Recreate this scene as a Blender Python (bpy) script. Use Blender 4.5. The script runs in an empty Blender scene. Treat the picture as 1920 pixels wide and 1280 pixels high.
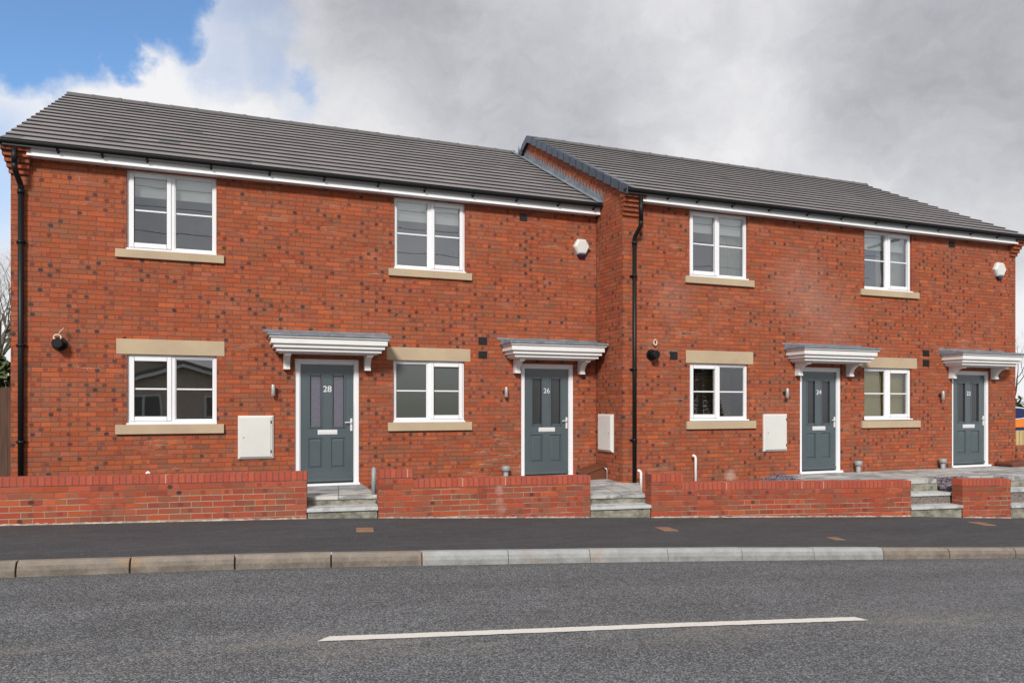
import bpy, bmesh, math, random
from mathutils import Vector, Matrix
from math import radians, sin, cos, pi, floor, sqrt, atan2
random.seed(7)
S = bpy.context.scene
C = S.collection
ZE = 1.66                       # eye height; most heights below are written relative to the eye
# ---------------------------------------------------------------- camera, sky, sun, exposure
PHI = .366
FPX, HY = 1377.9, 760.3
cd = bpy.data.cameras.new('camera'); cam = bpy.data.objects.new('camera', cd); C.objects.link(cam)
cam.location = (0, 0, ZE); cam.rotation_euler = (pi/2, 0, -PHI)
cd.sensor_width = 36; cd.lens = FPX/1920*36; cd.shift_y = (HY-640)/1920
cd.clip_start = .05; cd.clip_end = 3000
S.camera = cam
S.view_settings.view_transform = 'Standard'; S.view_settings.look = 'None'
S.view_settings.gamma = 1; S.view_settings.exposure = .70
S.cycles.max_bounces = 8; S.cycles.transparent_max_bounces = 12
SUN_DIR = Vector((-.42, -.76, .58)).normalized()
sd = bpy.data.lights.new('sun', 'SUN'); sun = bpy.data.objects.new('sun', sd); C.objects.link(sun)
sd.energy = 2.3; sd.angle = radians(10); sd.color = (1, .965, .91)
sun.rotation_euler = SUN_DIR.to_track_quat('Z', 'Y').to_euler(); sun.location = (-10, -20, 30)

class NT:
    """small helper to write node trees compactly"""
    def __init__(s, tree): s.t = tree; s.n = tree.nodes; s.l = tree.links
    def node(s, typ, **kw):
        n = s.n.new(typ)
        for k, v in kw.items(): setattr(n, k, v)
        return n
    def put(s, sock, v):
        if isinstance(v, bpy.types.NodeSocket): s.l.new(v, sock)
        elif v is not None:
            if hasattr(sock.default_value, '__len__') and not hasattr(v, '__len__'): v = (v,)*len(sock.default_value)
            if hasattr(sock.default_value, '__len__') and len(sock.default_value) == 4 and len(v) == 3: v = (*v, 1)
            sock.default_value = v
    def m(s, op, a, b=None, c=None, clamp=False):
        n = s.node('ShaderNodeMath', operation=op, use_clamp=clamp)
        for i, v in enumerate((a, b, c)):
            if v is not None: s.put(n.inputs[i], v)
        return n.outputs[0]
    def vm(s, op, a, b=None, out=0):
        n = s.node('ShaderNodeVectorMath', operation=op)
        s.put(n.inputs[0], a)
        if b is not None: s.put(n.inputs[3 if op == 'SCALE' else 1], b)
        return n.outputs[out]
    def mix(s, f, a, b, blend='MIX'):
        n = s.node('ShaderNodeMix', data_type='RGBA', blend_type=blend, clamp_factor=True)
        s.put(n.inputs[0], f); s.put(n.inputs[6], a); s.put(n.inputs[7], b); return n.outputs[2]
    def noise(s, vec, scale, detail=3, rough=.5, out=0, dist=0):
        n = s.node('ShaderNodeTexNoise'); s.put(n.inputs['Vector'], vec); n.inputs['Scale'].default_value = scale
        n.inputs['Detail'].default_value = detail; n.inputs['Roughness'].default_value = rough; n.inputs['Distortion'].default_value = dist
        return n.outputs[out]
    def ramp(s, f, stops, interp='LINEAR'):
        n = s.node('ShaderNodeValToRGB'); n.color_ramp.interpolation = interp; e = n.color_ramp.elements
        while len(e) < len(stops): e.new(1)
        for i, (p, c) in enumerate(stops): e[i].position = p; e[i].color = (*c, 1) if hasattr(c, '__len__') else (c, c, c, 1)
        s.put(n.inputs[0], f); return n.outputs[0]
    def rng(s, v, a, b, c=0, d=1, smooth=False):
        n = s.node('ShaderNodeMapRange', interpolation_type='SMOOTHSTEP' if smooth else 'LINEAR'); n.clamp = True
        for i, x in enumerate((v, a, b, c, d)): s.put(n.inputs[i], x)
        return n.outputs[0]
    def sep(s, v): n = s.node('ShaderNodeSeparateXYZ'); s.put(n.inputs[0], v); return n.outputs
    def comb(s, x, y, z):
        n = s.node('ShaderNodeCombineXYZ')
        for i, v in enumerate((x, y, z)): s.put(n.inputs[i], v)
        return n.outputs[0]
    def white(s, v, out=0):
        n = s.node('ShaderNodeTexWhiteNoise', noise_dimensions='3D'); s.put(n.inputs[0], v); return n.outputs[out]

def skydir(x, y):
    a = (x-960)/FPX; return Vector((a*cos(PHI)+sin(PHI), cos(PHI)-a*sin(PHI), -(y-HY)/FPX)).normalized()
world = bpy.data.worlds.new('World'); S.world = world; world.use_nodes = True
w = NT(world.node_tree); w.n.clear()
tc = w.node('ShaderNodeTexCoord').outputs['Generated']
D0 = w.vm('NORMALIZE', tc)
sky = w.node('ShaderNodeTexSky', sky_type='NISHITA', sun_disc=False, sun_elevation=math.asin(SUN_DIR.z), sun_rotation=atan2(SUN_DIR.x, SUN_DIR.y))
sky.air_density = 1.0; sky.dust_density = .6; sky.ozone_density = 1.6
n1 = w.noise(D0, 3.2, 6, .55, out=1); n2 = w.noise(D0, 13, 5, .6, out=1)
wob = w.vm('ADD', w.vm('SCALE', w.vm('SUBTRACT', n1, (.5,.5,.5)), .11), w.vm('SCALE', w.vm('SUBTRACT', n2, (.5,.5,.5)), .09))
D1 = w.vm('ADD', D0, wob)
def blob(px, py, r, soft=.5, vec=D1):
    d = w.vm('DISTANCE', vec, tuple(skydir(px, py)), out=1)
    return w.rng(d, r*(1-soft), r*(1+soft), 1, 0, True)
gap = blob(50, -60, .122, .14)
for a in ((290, -20, .072, .22), (225, 105, .036, .25), (-190, 90, .075, .3)): gap = w.m('MAXIMUM', gap, blob(*a))
gap = w.m('MAXIMUM', gap, w.m('MULTIPLY', blob(590, 142, .021, .7), .62))
gap = w.m('MAXIMUM', gap, w.m('MULTIPLY', blob(-30, 330, .075, .6), .6))
gap = w.m('MAXIMUM', gap, w.rng(w.noise(D1, 1.7, 4, .5), .66, .74, 0, .5, True))
cn = w.noise(w.vm('MULTIPLY', D1, (1, 1, 1.7)), 3.1, 9, .60)
cn2 = w.noise(w.vm('MULTIPLY', D1, (1, 1, 1.9)), 1.5, 5, .5)
bias = w.m('ADD', w.m('MULTIPLY', w.m('SUBTRACT', cn, .5), 1.5), w.m('MULTIPLY', w.m('SUBTRACT', cn2, .5), .9))
D2 = w.vm('ADD', D0, w.vm('SCALE', w.vm('SUBTRACT', n1, (.5,.5,.5)), .16))
for px, py, r, sft, amt in ((420, 150, .17, .6, .42), (90, 190, .10, .5, .34), (1420, 90, .10, .8, .20), (1960, 580, .30, .7, .70), (760, 250, .10, .8, .34), (1080, 60, .10, .8, -.05),
                       (800, 90, .14, .8, -.36), (1780, 270, .19, .8, -.62), (1150, 170, .12, .8, -.22), (1290, 250, .10, .8, .12), (-100, 420, .2, .6, .3)):
    bias = w.m('ADD', bias, w.m('MULTIPLY', blob(px, py, r, sft, D2), amt))
val = w.rng(bias, -.42, .46, .40, .83)
tint = w.ramp(val, [(.3, (.93, .97, 1.06)), (.5, (.97, .98, 1.045)), (.8, (1, 1, 1.02))])
cloud = w.vm('MULTIPLY', tint, w.comb(val, val, val))
cloud = w.vm('SCALE', cloud, 6.7)                      # the background strength is 0.1, so 8 is a bright cloud
blue = w.vm('MULTIPLY', sky.outputs[0], (.80, .98, 1.13))
col = w.mix(gap, cloud, blue)
bg = w.node('ShaderNodeBackground'); bg.inputs[1].default_value = .1
w.l.new(col, bg.inputs[0]); w.l.new(bg.outputs[0], w.node('ShaderNodeOutputWorld').inputs[0])

# ---------------------------------------------------------------- object helpers
WL = {}
def wloc(o): return WL.get(o.name, Vector((0, 0, 0)))
def link(o, loc, parent=None):
    C.objects.link(o); WL[o.name] = Vector(loc)
    if parent: o.parent = parent; o.location = Vector(loc)-wloc(parent)
    else: o.location = loc
    return o
def tag(o, label=None, cat=None, group=None, kind=None):
    if label: o['label'] = label
    if cat: o['category'] = cat
    if group: o['group'] = group
    if kind: o['kind'] = kind
    return o
def empty(name, loc, label, cat, group=None):
    o = bpy.data.objects.new(name, None); o.empty_display_size = .2
    return tag(link(o, loc), label, cat, group)
def copy_tree(o, loc, parent=None, label=None):
    """copy a thing, its parts and their sub-parts to a new place"""
    c = o.copy()
    link(c, loc, parent)
    if label: c['label'] = label
    for ch in list(o.children):
        copy_tree(ch, Vector(loc)+(wloc(ch)-wloc(o)), c)
    return c

class MB:
    """collects faces in world coordinates; build() links them as ONE mesh object"""
    def __init__(s): s.v = []; s.f = []; s.uv = []; s.smooth = []; s.mi = []
    def face(s, pts, uv=None, smooth=False, mi=0):
        k = len(s.v); s.v += [tuple(p) for p in pts]; s.f.append(list(range(k, k+len(pts)))); s.uv.append(uv); s.smooth.append(smooth); s.mi.append(mi)
    def box(s, x0, x1, y0, y1, z0, z1, skip='', mi=0, fn=None):
        P = lambda a, b, c: (x1 if a else x0, y1 if b else y0, z1 if c else z0)
        Q = {'-x': [(0,0,0),(0,0,1),(0,1,1),(0,1,0)], '+x': [(1,0,0),(1,1,0),(1,1,1),(1,0,1)], '-y': [(0,0,0),(1,0,0),(1,0,1),(0,0,1)],
             '+y': [(0,1,0),(0,1,1),(1,1,1),(1,1,0)], '-z': [(0,0,0),(0,1,0),(1,1,0),(1,0,0)], '+z': [(0,0,1),(1,0,1),(1,1,1),(0,1,1)]}
        for k, q in Q.items():
            if k in skip.split(): continue
            pts = [P(*c) for c in q]
            if fn: pts = [fn(*p) for p in pts]
            s.face(pts, mi=mi)
        return s
    def prism(s, poly, axis, a, b, fn=None, mi=0, smooth=False):
        """poly: 2D points, extruded along axis 'x','y','z' from a to b"""
        def P(p, t):
            q = {'x': (t, p[0], p[1]), 'y': (p[0], t, p[1]), 'z': (p[0], p[1], t)}[axis]
            return fn(*q) if fn else q
        n = len(poly)
        for i in range(n):
            p, q = poly[i], poly[(i+1) % n]; s.face([P(p, a), P(q, a), P(q, b), P(p, b)], mi=mi, smooth=smooth)
        s.face([P(p, a) for p in reversed(poly)], mi=mi); s.face([P(p, b) for p in poly], mi=mi)
        return s
    def tube(s, pts, r, n=10, caps=True, smooth=True, closed=False, mi=0):
        pts = [Vector(p) for p in pts]; rs = r if hasattr(r, '__len__') else [r]*len(pts); rings = []
        up = None
        for i, p in enumerate(pts):
            if closed: d = pts[(i+1) % len(pts)]-pts[i-1]
            else: d = (pts[min(i+1, len(pts)-1)]-pts[max(i-1, 0)])
            d.normalize()
            if up is None: up = Vector((0, 0, 1)) if abs(d.z) < .9 else Vector((1, 0, 0))
            a = (up-d*up.dot(d)).normalized(); b = d.cross(a); up = a
            rings.append([p+(a*cos(2*pi*k/n)+b*sin(2*pi*k/n))*rs[i] for k in range(n)])
        m = len(rings)
        for i in range(m if closed else m-1):
            A, B = rings[i], rings[(i+1) % m]
            for k in range(n): s.face([A[k], A[(k+1) % n], B[(k+1) % n], B[k]], smooth=smooth, mi=mi)
        if caps and not closed: s.face(rings[0][::-1], mi=mi); s.face(rings[-1], mi=mi)
        return s
    def build(s, name, mat, parent=None, bevel=0, weld=True, segs=2):
        if not s.v: return None
        V = [Vector(v) for v in s.v]
        lo = Vector((min(v.x for v in V), min(v.y for v in V), min(v.z for v in V))); hi = Vector((max(v.x for v in V), max(v.y for v in V), max(v.z for v in V)))
        org = Vector(((lo.x+hi.x)/2, (lo.y+hi.y)/2, lo.z))
        me = bpy.data.meshes.new(name); me.from_pydata([tuple(v-org) for v in V], [], s.f)
        if any(s.uv):
            ul = me.uv_layers.new(name='UVMap'); k = 0
            for i, f in enumerate(s.f):
                for j in range(len(f)): ul.data[k].uv = s.uv[i][j] if s.uv[i] else (0, 0); k += 1
        for i, p in enumerate(me.polygons): p.use_smooth = s.smooth[i]; p.material_index = s.mi[i]
        for mt in (mat if isinstance(mat, (list, tuple)) else [mat]): me.materials.append(mt)
        if weld or bevel:
            bm = bmesh.new(); bm.from_mesh(me); bmesh.ops.remove_doubles(bm, verts=bm.verts, dist=1e-5)
            bmesh.ops.recalc_face_normals(bm, faces=bm.faces)
            if bevel:
                es = [e for e in bm.edges if len(e.link_faces) == 2 and e.calc_face_angle(0) > .5]
                bmesh.ops.bevel(bm, geom=es, offset=bevel, segments=segs, profile=.6, affect='EDGES', clamp_overlap=True)
            bm.to_mesh(me); bm.free()
        o = bpy.data.objects.new(name, me)
        return link(o, org, parent)

# ---------------------------------------------------------------- materials
def mat(name, base, rough=.6, metal=0, spec=.5, bump=None, **kw):
    m = bpy.data.materials.new(name); m.use_nodes = True; t = NT(m.node_tree); b = t.n['Principled BSDF']
    t.put(b.inputs['Base Color'], base(t) if callable(base) else base)
    t.put(b.inputs['Roughness'], rough(t) if callable(rough) else rough); b.inputs['Metallic'].default_value = metal
    b.inputs['Specular IOR Level'].default_value = spec
    for k, v in kw.items(): t.put(b.inputs[k.replace('_', ' ')], v)
    if bump:
        h, st, di = bump(t); n = t.node('ShaderNodeBump'); n.inputs['Strength'].default_value = st; n.inputs['Distance'].default_value = di
        t.put(n.inputs['Height'], h); t.l.new(n.outputs[0], b.inputs['Normal'])
    return m
def P(t): return t.node('ShaderNodeNewGeometry').outputs['Position']
def var(c, amt=.12, scale=3, fine=60):
    """base colour with faint dirt and grain"""
    def f(t):
        n = t.noise(P(t), scale, 4, .6); g = t.noise(P(t), fine, 2, .6)
        k = t.m('ADD', t.rng(n, .3, .7, 1-amt, 1+amt*.6), t.m('MULTIPLY', t.m('SUBTRACT', g, .5), amt))
        return t.vm('SCALE', tuple(c), k)
    return f

def brick(name, L, H, palette, ang=0, z0=0., shear=0., spots=.12, mortar=(.105, .046, .032), pale=.14, seed=0., stain=.14, mw=.0050, blooms=(), rowtone=0, lowpale=None, tint=(1.01, 1.08, 1.08)):
    def make(t):
        p = P(t)
        if ang:
            r = t.node('ShaderNodeVectorRotate', rotation_type='Z_AXIS'); t.put(r.inputs['Vector'], p); r.inputs['Angle'].default_value = ang; p = r.outputs[0]
        x, y, z = t.sep(p)
        u0 = t.m('DIVIDE', t.m('ADD', x, y), L)
        zz = t.m('SUBTRACT', z, t.m('MULTIPLY', x, shear))
        v = t.m('DIVIDE', t.m('SUBTRACT', zz, z0), H); row = t.m('FLOOR', v); fv = t.m('FRACT', v)
        par = t.m('MULTIPLY', t.m('FLOORED_MODULO', row, 2), .5)
        jit = t.m('MULTIPLY', t.m('SUBTRACT', t.white(t.comb(row, 3.1, seed)), .5), .10)
        u = t.m('ADD', t.m('ADD', u0, par), jit); cu = t.m('FLOOR', u); fu = t.m('FRACT', u)
        idv = t.comb(cu, row, seed); r1 = t.white(idv); r2 = t.white(t.vm('ADD', idv, (17.3, 5.1, 2.7))); r3 = t.white(t.vm('ADD', idv, (3.3, 45.1, 9.7)))
        base = t.ramp(r1, palette, 'CONSTANT')
        base = t.vm('SCALE', base, t.rng(r2, 0, 1, .60, .80))
        g = t.noise(p, 55, 3, .65); g2 = t.noise(t.vm('MULTIPLY', p, (1, 1, 3)), 16, 3, .6)
        base = t.vm('SCALE', base, t.m('ADD', t.rng(g, .25, .75, .90, 1.10), t.m('MULTIPLY', t.m('SUBTRACT', g2, .5), .30)))
        if rowtone: base = t.vm('SCALE', base, t.rng(t.white(t.comb(row, 8.8, seed)), 0, 1, 1-rowtone, 1+rowtone))
        # half-brick shade, some bricks have a duller end
        hb = t.m('GREATER_THAN', fu, .5); hh = t.white(t.comb(t.m('ADD', cu, t.m('MULTIPLY', hb, .37)), row, seed+4.))
        base = t.mix(t.rng(hh, .66, .68, 0, .5), base, t.mix(t.rng(t.sep(p)[2], ZE-.2, ZE+1.6), (.20, .085, .050), (.25, .080, .042)))
        # burnt dark spots in the faces of some bricks, gathered in drifts
        drift = t.noise(p, .75, 2, .5)
        th = t.rng(drift, .40, .64, spots*.45, spots*3.4)
        on = t.m('LESS_THAN', r3, th)
        wob = t.noise(p, 22, 2, .5, out=1); wx, wz, _ = t.sep(wob)
        ctr = t.m('ADD', .5, t.m('MULTIPLY', t.m('SUBTRACT', r2, .5), .12))
        dx = t.m('DIVIDE', t.m('MULTIPLY', t.m('ADD', t.m('SUBTRACT', fu, ctr), t.m('MULTIPLY', t.m('SUBTRACT', wx, .5), .10)), L), .0305)
        dz = t.m('DIVIDE', t.m('MULTIPLY', t.m('ADD', t.m('SUBTRACT', fv, .5), t.m('MULTIPLY', t.m('SUBTRACT', wz, .5), .25)), H), .0255)
        d4 = t.m('ADD', t.m('POWER', t.m('ABSOLUTE', dx), 3), t.m('POWER', t.m('ABSOLUTE', dz), 3))
        sp = t.m('MULTIPLY', on, t.rng(d4, .25, 1.8, .95, 0, True))
        spc = t.mix(t.white(t.vm('ADD', idv, (7, 8, 9))), (.042, .020, .024), (.045, .036, .038))
        base = t.mix(t.m('MULTIPLY', sp, t.rng(r1, 0, 1, .70, 1)), base, spc)
        r5 = t.white(t.vm('ADD', idv, (31.3, 15.1, 4.7))); on2 = t.m('MULTIPLY', t.m('LESS_THAN', r5, .30), t.m('SUBTRACT', 1, on))
        du2 = t.m('MULTIPLY', t.m('ABSOLUTE', t.m('SUBTRACT', fu, t.rng(r2, 0, 1, .25, .75))), L)
        s2 = t.m('MULTIPLY', on2, t.m('MULTIPLY', t.rng(du2, .020, .040, 1, 0, True), t.rng(t.m('ABSOLUTE', t.m('SUBTRACT', fv, .5)), .2, .46, 1, 0, True)))
        base = t.mix(t.m('MULTIPLY', s2, t.rng(r3, 0, 1, .25, .75)), base, (.135, .036, .030))
        # mortar
        du = t.m('MULTIPLY', t.m('MINIMUM', fu, t.m('SUBTRACT', 1, fu)), L); dv = t.m('MULTIPLY', t.m('MINIMUM', fv, t.m('SUBTRACT', 1, fv)), H)
        dd = t.m('MINIMUM', t.m('MULTIPLY', du, 1.35), dv); mm = t.rng(dd, mw*.6, mw*1.5, 1, 0, True)
        pn = t.noise(p, 1.3, 3, .6); pr = t.white(t.comb(t.m('FLOOR', t.m('ADD', u, .25)), t.m('FLOOR', t.m('ADD', v, .5)), seed+2))
        pm = t.m('MULTIPLY', t.rng(pn, .50, .68, .04, .8), t.m('GREATER_THAN', pr, 1-pale))
        mc = t.mix(pm, mortar, (.40, .31, .24))
        if lowpale:
            pm = t.m('MAXIMUM', pm, t.m('MULTIPLY', t.m('MULTIPLY', t.rng(t.m('ADD', zz, t.m('MULTIPLY', t.noise(p, .8, 2), .25)), lowpale[0], lowpale[1], 1, 0), t.rng(t.noise(p, 2.2, 4, .6), .36, .55)), .75))
            mc = t.mix(pm, mortar, (.40, .29, .22))
        base = t.mix(t.m('MULTIPLY', mm, t.m('ADD', .72, t.m('MULTIPLY', pm, .28))), base, mc)
        # faint pale bloom of salts and dull dirt
        bl = t.m('MULTIPLY', t.rng(t.noise(p, .9, 5, .65), .56, .74, 0, 1), t.rng(t.noise(p, 9, 3, .7), .4, .65, .2, 1))
        base = t.mix(t.m('MULTIPLY', bl, stain), base, (.46, .24, .17))
        for bx, by, bz, br, ba in blooms:
            d = t.vm('DISTANCE', t.vm('ADD', t.node('ShaderNodeNewGeometry').outputs['Position'], t.vm('SCALE', t.vm('SUBTRACT', t.noise(P(t), 6, 4, .6, out=1), (.5, .5, .5)), br*.9)), (bx, by, bz), out=1)
            base = t.mix(t.m('MULTIPLY', t.rng(d, br*.2, br, ba, 0, True), t.rng(t.noise(p, 30, 3, .7), .3, .6, .5, 1)), base, (.52, .42, .37))
        base = t.vm('MULTIPLY', base, tint)
        return base, mm, g
    m = bpy.data.materials.new(name); m.use_nodes = True; t = NT(m.node_tree); b = t.n['Principled BSDF']
    base, mm, g = make(t); t.l.new(base, b.inputs['Base Color']); b.inputs['Roughness'].default_value = .88; b.inputs['Specular IOR Level'].default_value = .25
    bp = t.node('ShaderNodeBump'); bp.inputs['Strength'].default_value = .65; bp.inputs['Distance'].default_value = .006
    t.put(bp.inputs['Height'], t.m('ADD', t.m('SUBTRACT', 1, mm), t.m('MULTIPLY', g, .5))); t.l.new(bp.outputs[0], b.inputs['Normal'])
    return m
PAL = [(0, (.475, .105, .043)), (.16, (.500, .116, .046)), (.32, (.440, .100, .046)), (.46, (.460, .124, .062)), (.62, (.400, .112, .056)),
       (.70, (.525, .126, .048)), (.80, (.430, .118, .062)), (.88, (.480, .100, .042)), (.965, (.330, .112, .060))]
PALG = [(0, (.46, .086, .044)), (.2, (.48, .092, .042)), (.36, (.41, .080, .044)), (.5, (.52, .110, .044)), (.64, (.37, .080, .046)), (.76, (.46, .088, .044)), (.9, (.43, .10, .055))]
M = {}
DB_ = 10.955
M['brickA'] = brick('house_brick', .2275, .0695, PAL, z0=ZE+.745-.0695*40, seed=1.)
M['brickB'] = brick('house_brick_right', .2275, .0695, PAL, z0=ZE+.745-.0695*40, seed=5., spots=.13, stain=.28, blooms=((8.419, DB_, ZE-1.27, .17, .5), (9.99, DB_, ZE+2.2, .95, .15), (10.77, DB_, ZE+1.64, .9, .13), (7.2, DB_, ZE+1.86, .6, .10)))
RA = math.atan(.135)
M['brickG'] = brick('garden_wall_brick', .262, .0774, PALG, ang=RA, z0=ZE-1.01-.0774*10, spots=.02, pale=.4, seed=9., stain=.2, mortar=(.16, .068, .048), mw=.0058, rowtone=.09, lowpale=(ZE-1.15+.12, ZE-1.05+.12), blooms=((3.60, 9.865, ZE-1.12, .08, .5), (3.59, 9.865, ZE-1.22, .08, .35), (3.60, 9.865, ZE-1.36, .08, .28), (3.62, 9.86, ZE-1.50, .09, .28)))
M['brickG3'] = brick('garden_wall_brick_sloping', .262, .0774, PALG, ang=RA, z0=ZE-1.168+.0157*5.08-.1165-.0774*10, shear=-.0157, spots=.02, pale=.42, seed=12., stain=.22, mortar=(.16, .068, .048), mw=.0058, rowtone=.09, lowpale=(ZE-1.40+.12, ZE-1.30+.12))
def coping(name, shear=0, seed=3.):
    def f(t):
        r = t.node('ShaderNodeVectorRotate', rotation_type='Z_AXIS'); t.put(r.inputs['Vector'], P(t)); r.inputs['Angle'].default_value = RA
        x, y, z = t.sep(r.outputs[0]); u = t.m('DIVIDE', x, .0775); c = t.m('FLOOR', u); fu = t.m('FRACT', u)
        b = t.ramp(t.white(t.comb(c, 0, seed)), [(0, (.37, .072, .042)), (.3, (.35, .074, .044)), (.55, (.42, .088, .046)), (.8, (.38, .084, .052))], 'CONSTANT')
        g = t.noise(P(t), 45, 3, .6); b = t.vm('SCALE', b, t.rng(g, .25, .75, .82, 1.15))
        dm = t.m('MINIMUM', fu, t.m('SUBTRACT', 1, fu)); pr = t.white(t.comb(t.m('FLOOR', t.m('ADD', u, .5)), 2, seed))
        mc = t.mix(t.m('GREATER_THAN', pr, .95), (.15, .060, .045), (.42, .30, .24))
        return t.mix(t.rng(dm, .05, .13, .95, 0, True), b, mc)
    return mat(name, f, .85, spec=.3, bump=lambda t: (t.noise(P(t), 60, 3), .3, .004))
M['coping'] = coping('brick_on_edge')
M['upvc'] = mat('white_upvc', var((.78, .78, .80), .03, 2), .28, spec=.5)
M['grp'] = mat('white_moulding', var((.74, .73, .72), .05, 3), .45)
M['fascia'] = mat('white_fascia', var((.84, .85, .87), .05, 1.2), .35)
M['black'] = mat('black_plastic', (.009, .009, .010), .45, spec=.25)
M['blackm'] = mat('black_grille', (.012, .011, .012), .6)
M['stone'] = mat('cast_stone', lambda t: t.vm('SCALE', t.mix(t.rng(t.noise(P(t), 2.5, 4), .35, .7), (.47, .37, .245), (.41, .315, .22)), t.rng(t.noise(P(t), 160, 2, .7), .3, .7, .93, 1.06)), .85, spec=.25, bump=lambda t: (t.noise(P(t), 180, 2), .15, .002))
M['door'] = mat('grey_door', var((.074, .096, .106), .06, 4), .22, spec=.55, Coat_Weight=.35, Coat_Roughness=.08)
M['chrome'] = mat('brushed_steel', (.80, .80, .80), .38, metal=.35)
M['steel'] = mat('lamp_steel', (.55, .54, .52), .35, metal=.7)
M['numeral'] = mat('polished_numeral', (.80, .80, .82), .35, metal=.3)
M['lead'] = mat('lead_sheet', lambda t: t.mix(t.rng(t.noise(P(t), 7, 5, .65), .3, .7), (.115, .135, .165), (.24, .26, .285)), .5, spec=.4, bump=lambda t: (t.noise(P(t), 9, 3), .4, .02))
M['verge'] = mat('dry_verge', var((.060, .075, .10), .15, 6), .42)
M['plaster'] = mat('room_plaster', (.55, .54, .50), .9)
M['blind'] = mat('white_blind_fabric', (.90, .92, .87), .9)
M['cream'] = mat('cream_blind_fabric', lambda t: t.mix(t.rng(t.noise(P(t), 3, 3), .3, .7), (.54, .44, .17), (.60, .50, .22)), .9)
M['curtain'] = mat('curtain_cloth', lambda t: t.mix(t.rng(t.sep(P(t))[2], 3.9, 5.0), (.50, .53, .47), (.44, .45, .38)), .95)
M['darkslat'] = mat('brown_slats', (.20, .13, .07), .5)
def glass(name, tint=(.80, .84, .83), refl=.10, rough=0.0, wav=.004):
    m = bpy.data.materials.new(name); m.use_nodes = True; t = NT(m.node_tree); t.n.clear()
    out = t.node('ShaderNodeOutputMaterial'); mx = t.node('ShaderNodeMixShader'); tr = t.node('ShaderNodeBsdfTransparent'); gl = t.node('ShaderNodeBsdfGlossy')
    t.put(tr.inputs[0], tint); gl.inputs['Roughness'].default_value = rough; t.put(gl.inputs[0], (.95, .98, 1))
    fr = t.node('ShaderNodeFresnel'); fr.inputs[0].default_value = 1.5
    t.put(mx.inputs[0], t.m('ADD', refl, t.m('MULTIPLY', fr.outputs[0], 1.3), clamp=True))
    b = t.node('ShaderNodeBump'); b.inputs['Strength'].default_value = .25; b.inputs['Distance'].default_value = wav; t.put(b.inputs['Height'], t.noise(P(t), 1.6, 1)); t.l.new(b.outputs[0], gl.inputs['Normal'])
    t.l.new(tr.outputs[0], mx.inputs[1]); t.l.new(gl.outputs[0], mx.inputs[2]); t.l.new(mx.outputs[0], out.inputs[0]); return m
M['glass'] = glass('window_glass', (.95, .97, .96), .21)
M['glass2'] = glass('window_glass_still', (.93, .96, .95), .10)
M['frost'] = mat('frosted_glass', lambda t: t.mix(t.rng(t.sep(P(t))[2], ZE-.2, ZE+.65), (.055, .062, .050), (.095, .105, .105)), .32, spec=.7)
M['obscure'] = mat('obscure_door_glass', lambda t: t.mix(t.rng(t.noise(P(t), 40, 2), .35, .65), (.115, .108, .138), (.135, .128, .160)), .22, spec=.8, bump=lambda t: (t.noise(P(t), 70, 2), .12, .002))
M['obscure2'] = mat('dark_door_glass', (.030, .031, .034), .12, spec=.8, bump=lambda t: (t.noise(P(t), 50, 2), .2, .003))

def tilemat():
    def f(t):
        uv = t.node('ShaderNodeUVMap').outputs[0]; u, v, _ = t.sep(uv)
        cu = t.m('FLOOR', u); fu = t.m('FRACT', u); row = t.m('FLOOR', v)
        r = t.white(t.comb(cu, row, 2.)); r2 = t.noise(P(t), .6, 3, .6)
        b = t.mix(r, (.190, .176, .176), (.225, .208, .206)); b = t.vm('SCALE', b, t.rng(r2, .3, .7, .93, 1.07))
        b = t.vm('SCALE', b, t.rng(t.noise(P(t), 45, 3, .7), .25, .75, .93, 1.07))
        rare = t.m('GREATER_THAN', r, .985); b = t.mix(t.m('MULTIPLY', rare, .6), b, (.075, .08, .09))
        return t.mix(t.rng(t.m('MINIMUM', fu, t.m('SUBTRACT', 1, fu)), .004, .010, .30, 0, True), b, (.05, .046, .046))
    return mat('roof_tile', f, .72, spec=.35, bump=lambda t: (t.noise(P(t), 70, 3), .2, .003))
M['tile'] = tilemat()
M['tileedge_shade'] = mat('roof_tile_edge_shade', (.048, .043, .043), .8)  # edge colour darkened to paint in the shade line below each tile course
M['ridge'] = mat('ridge_tile', var((.11, .104, .104), .10, 8), .8)

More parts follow.
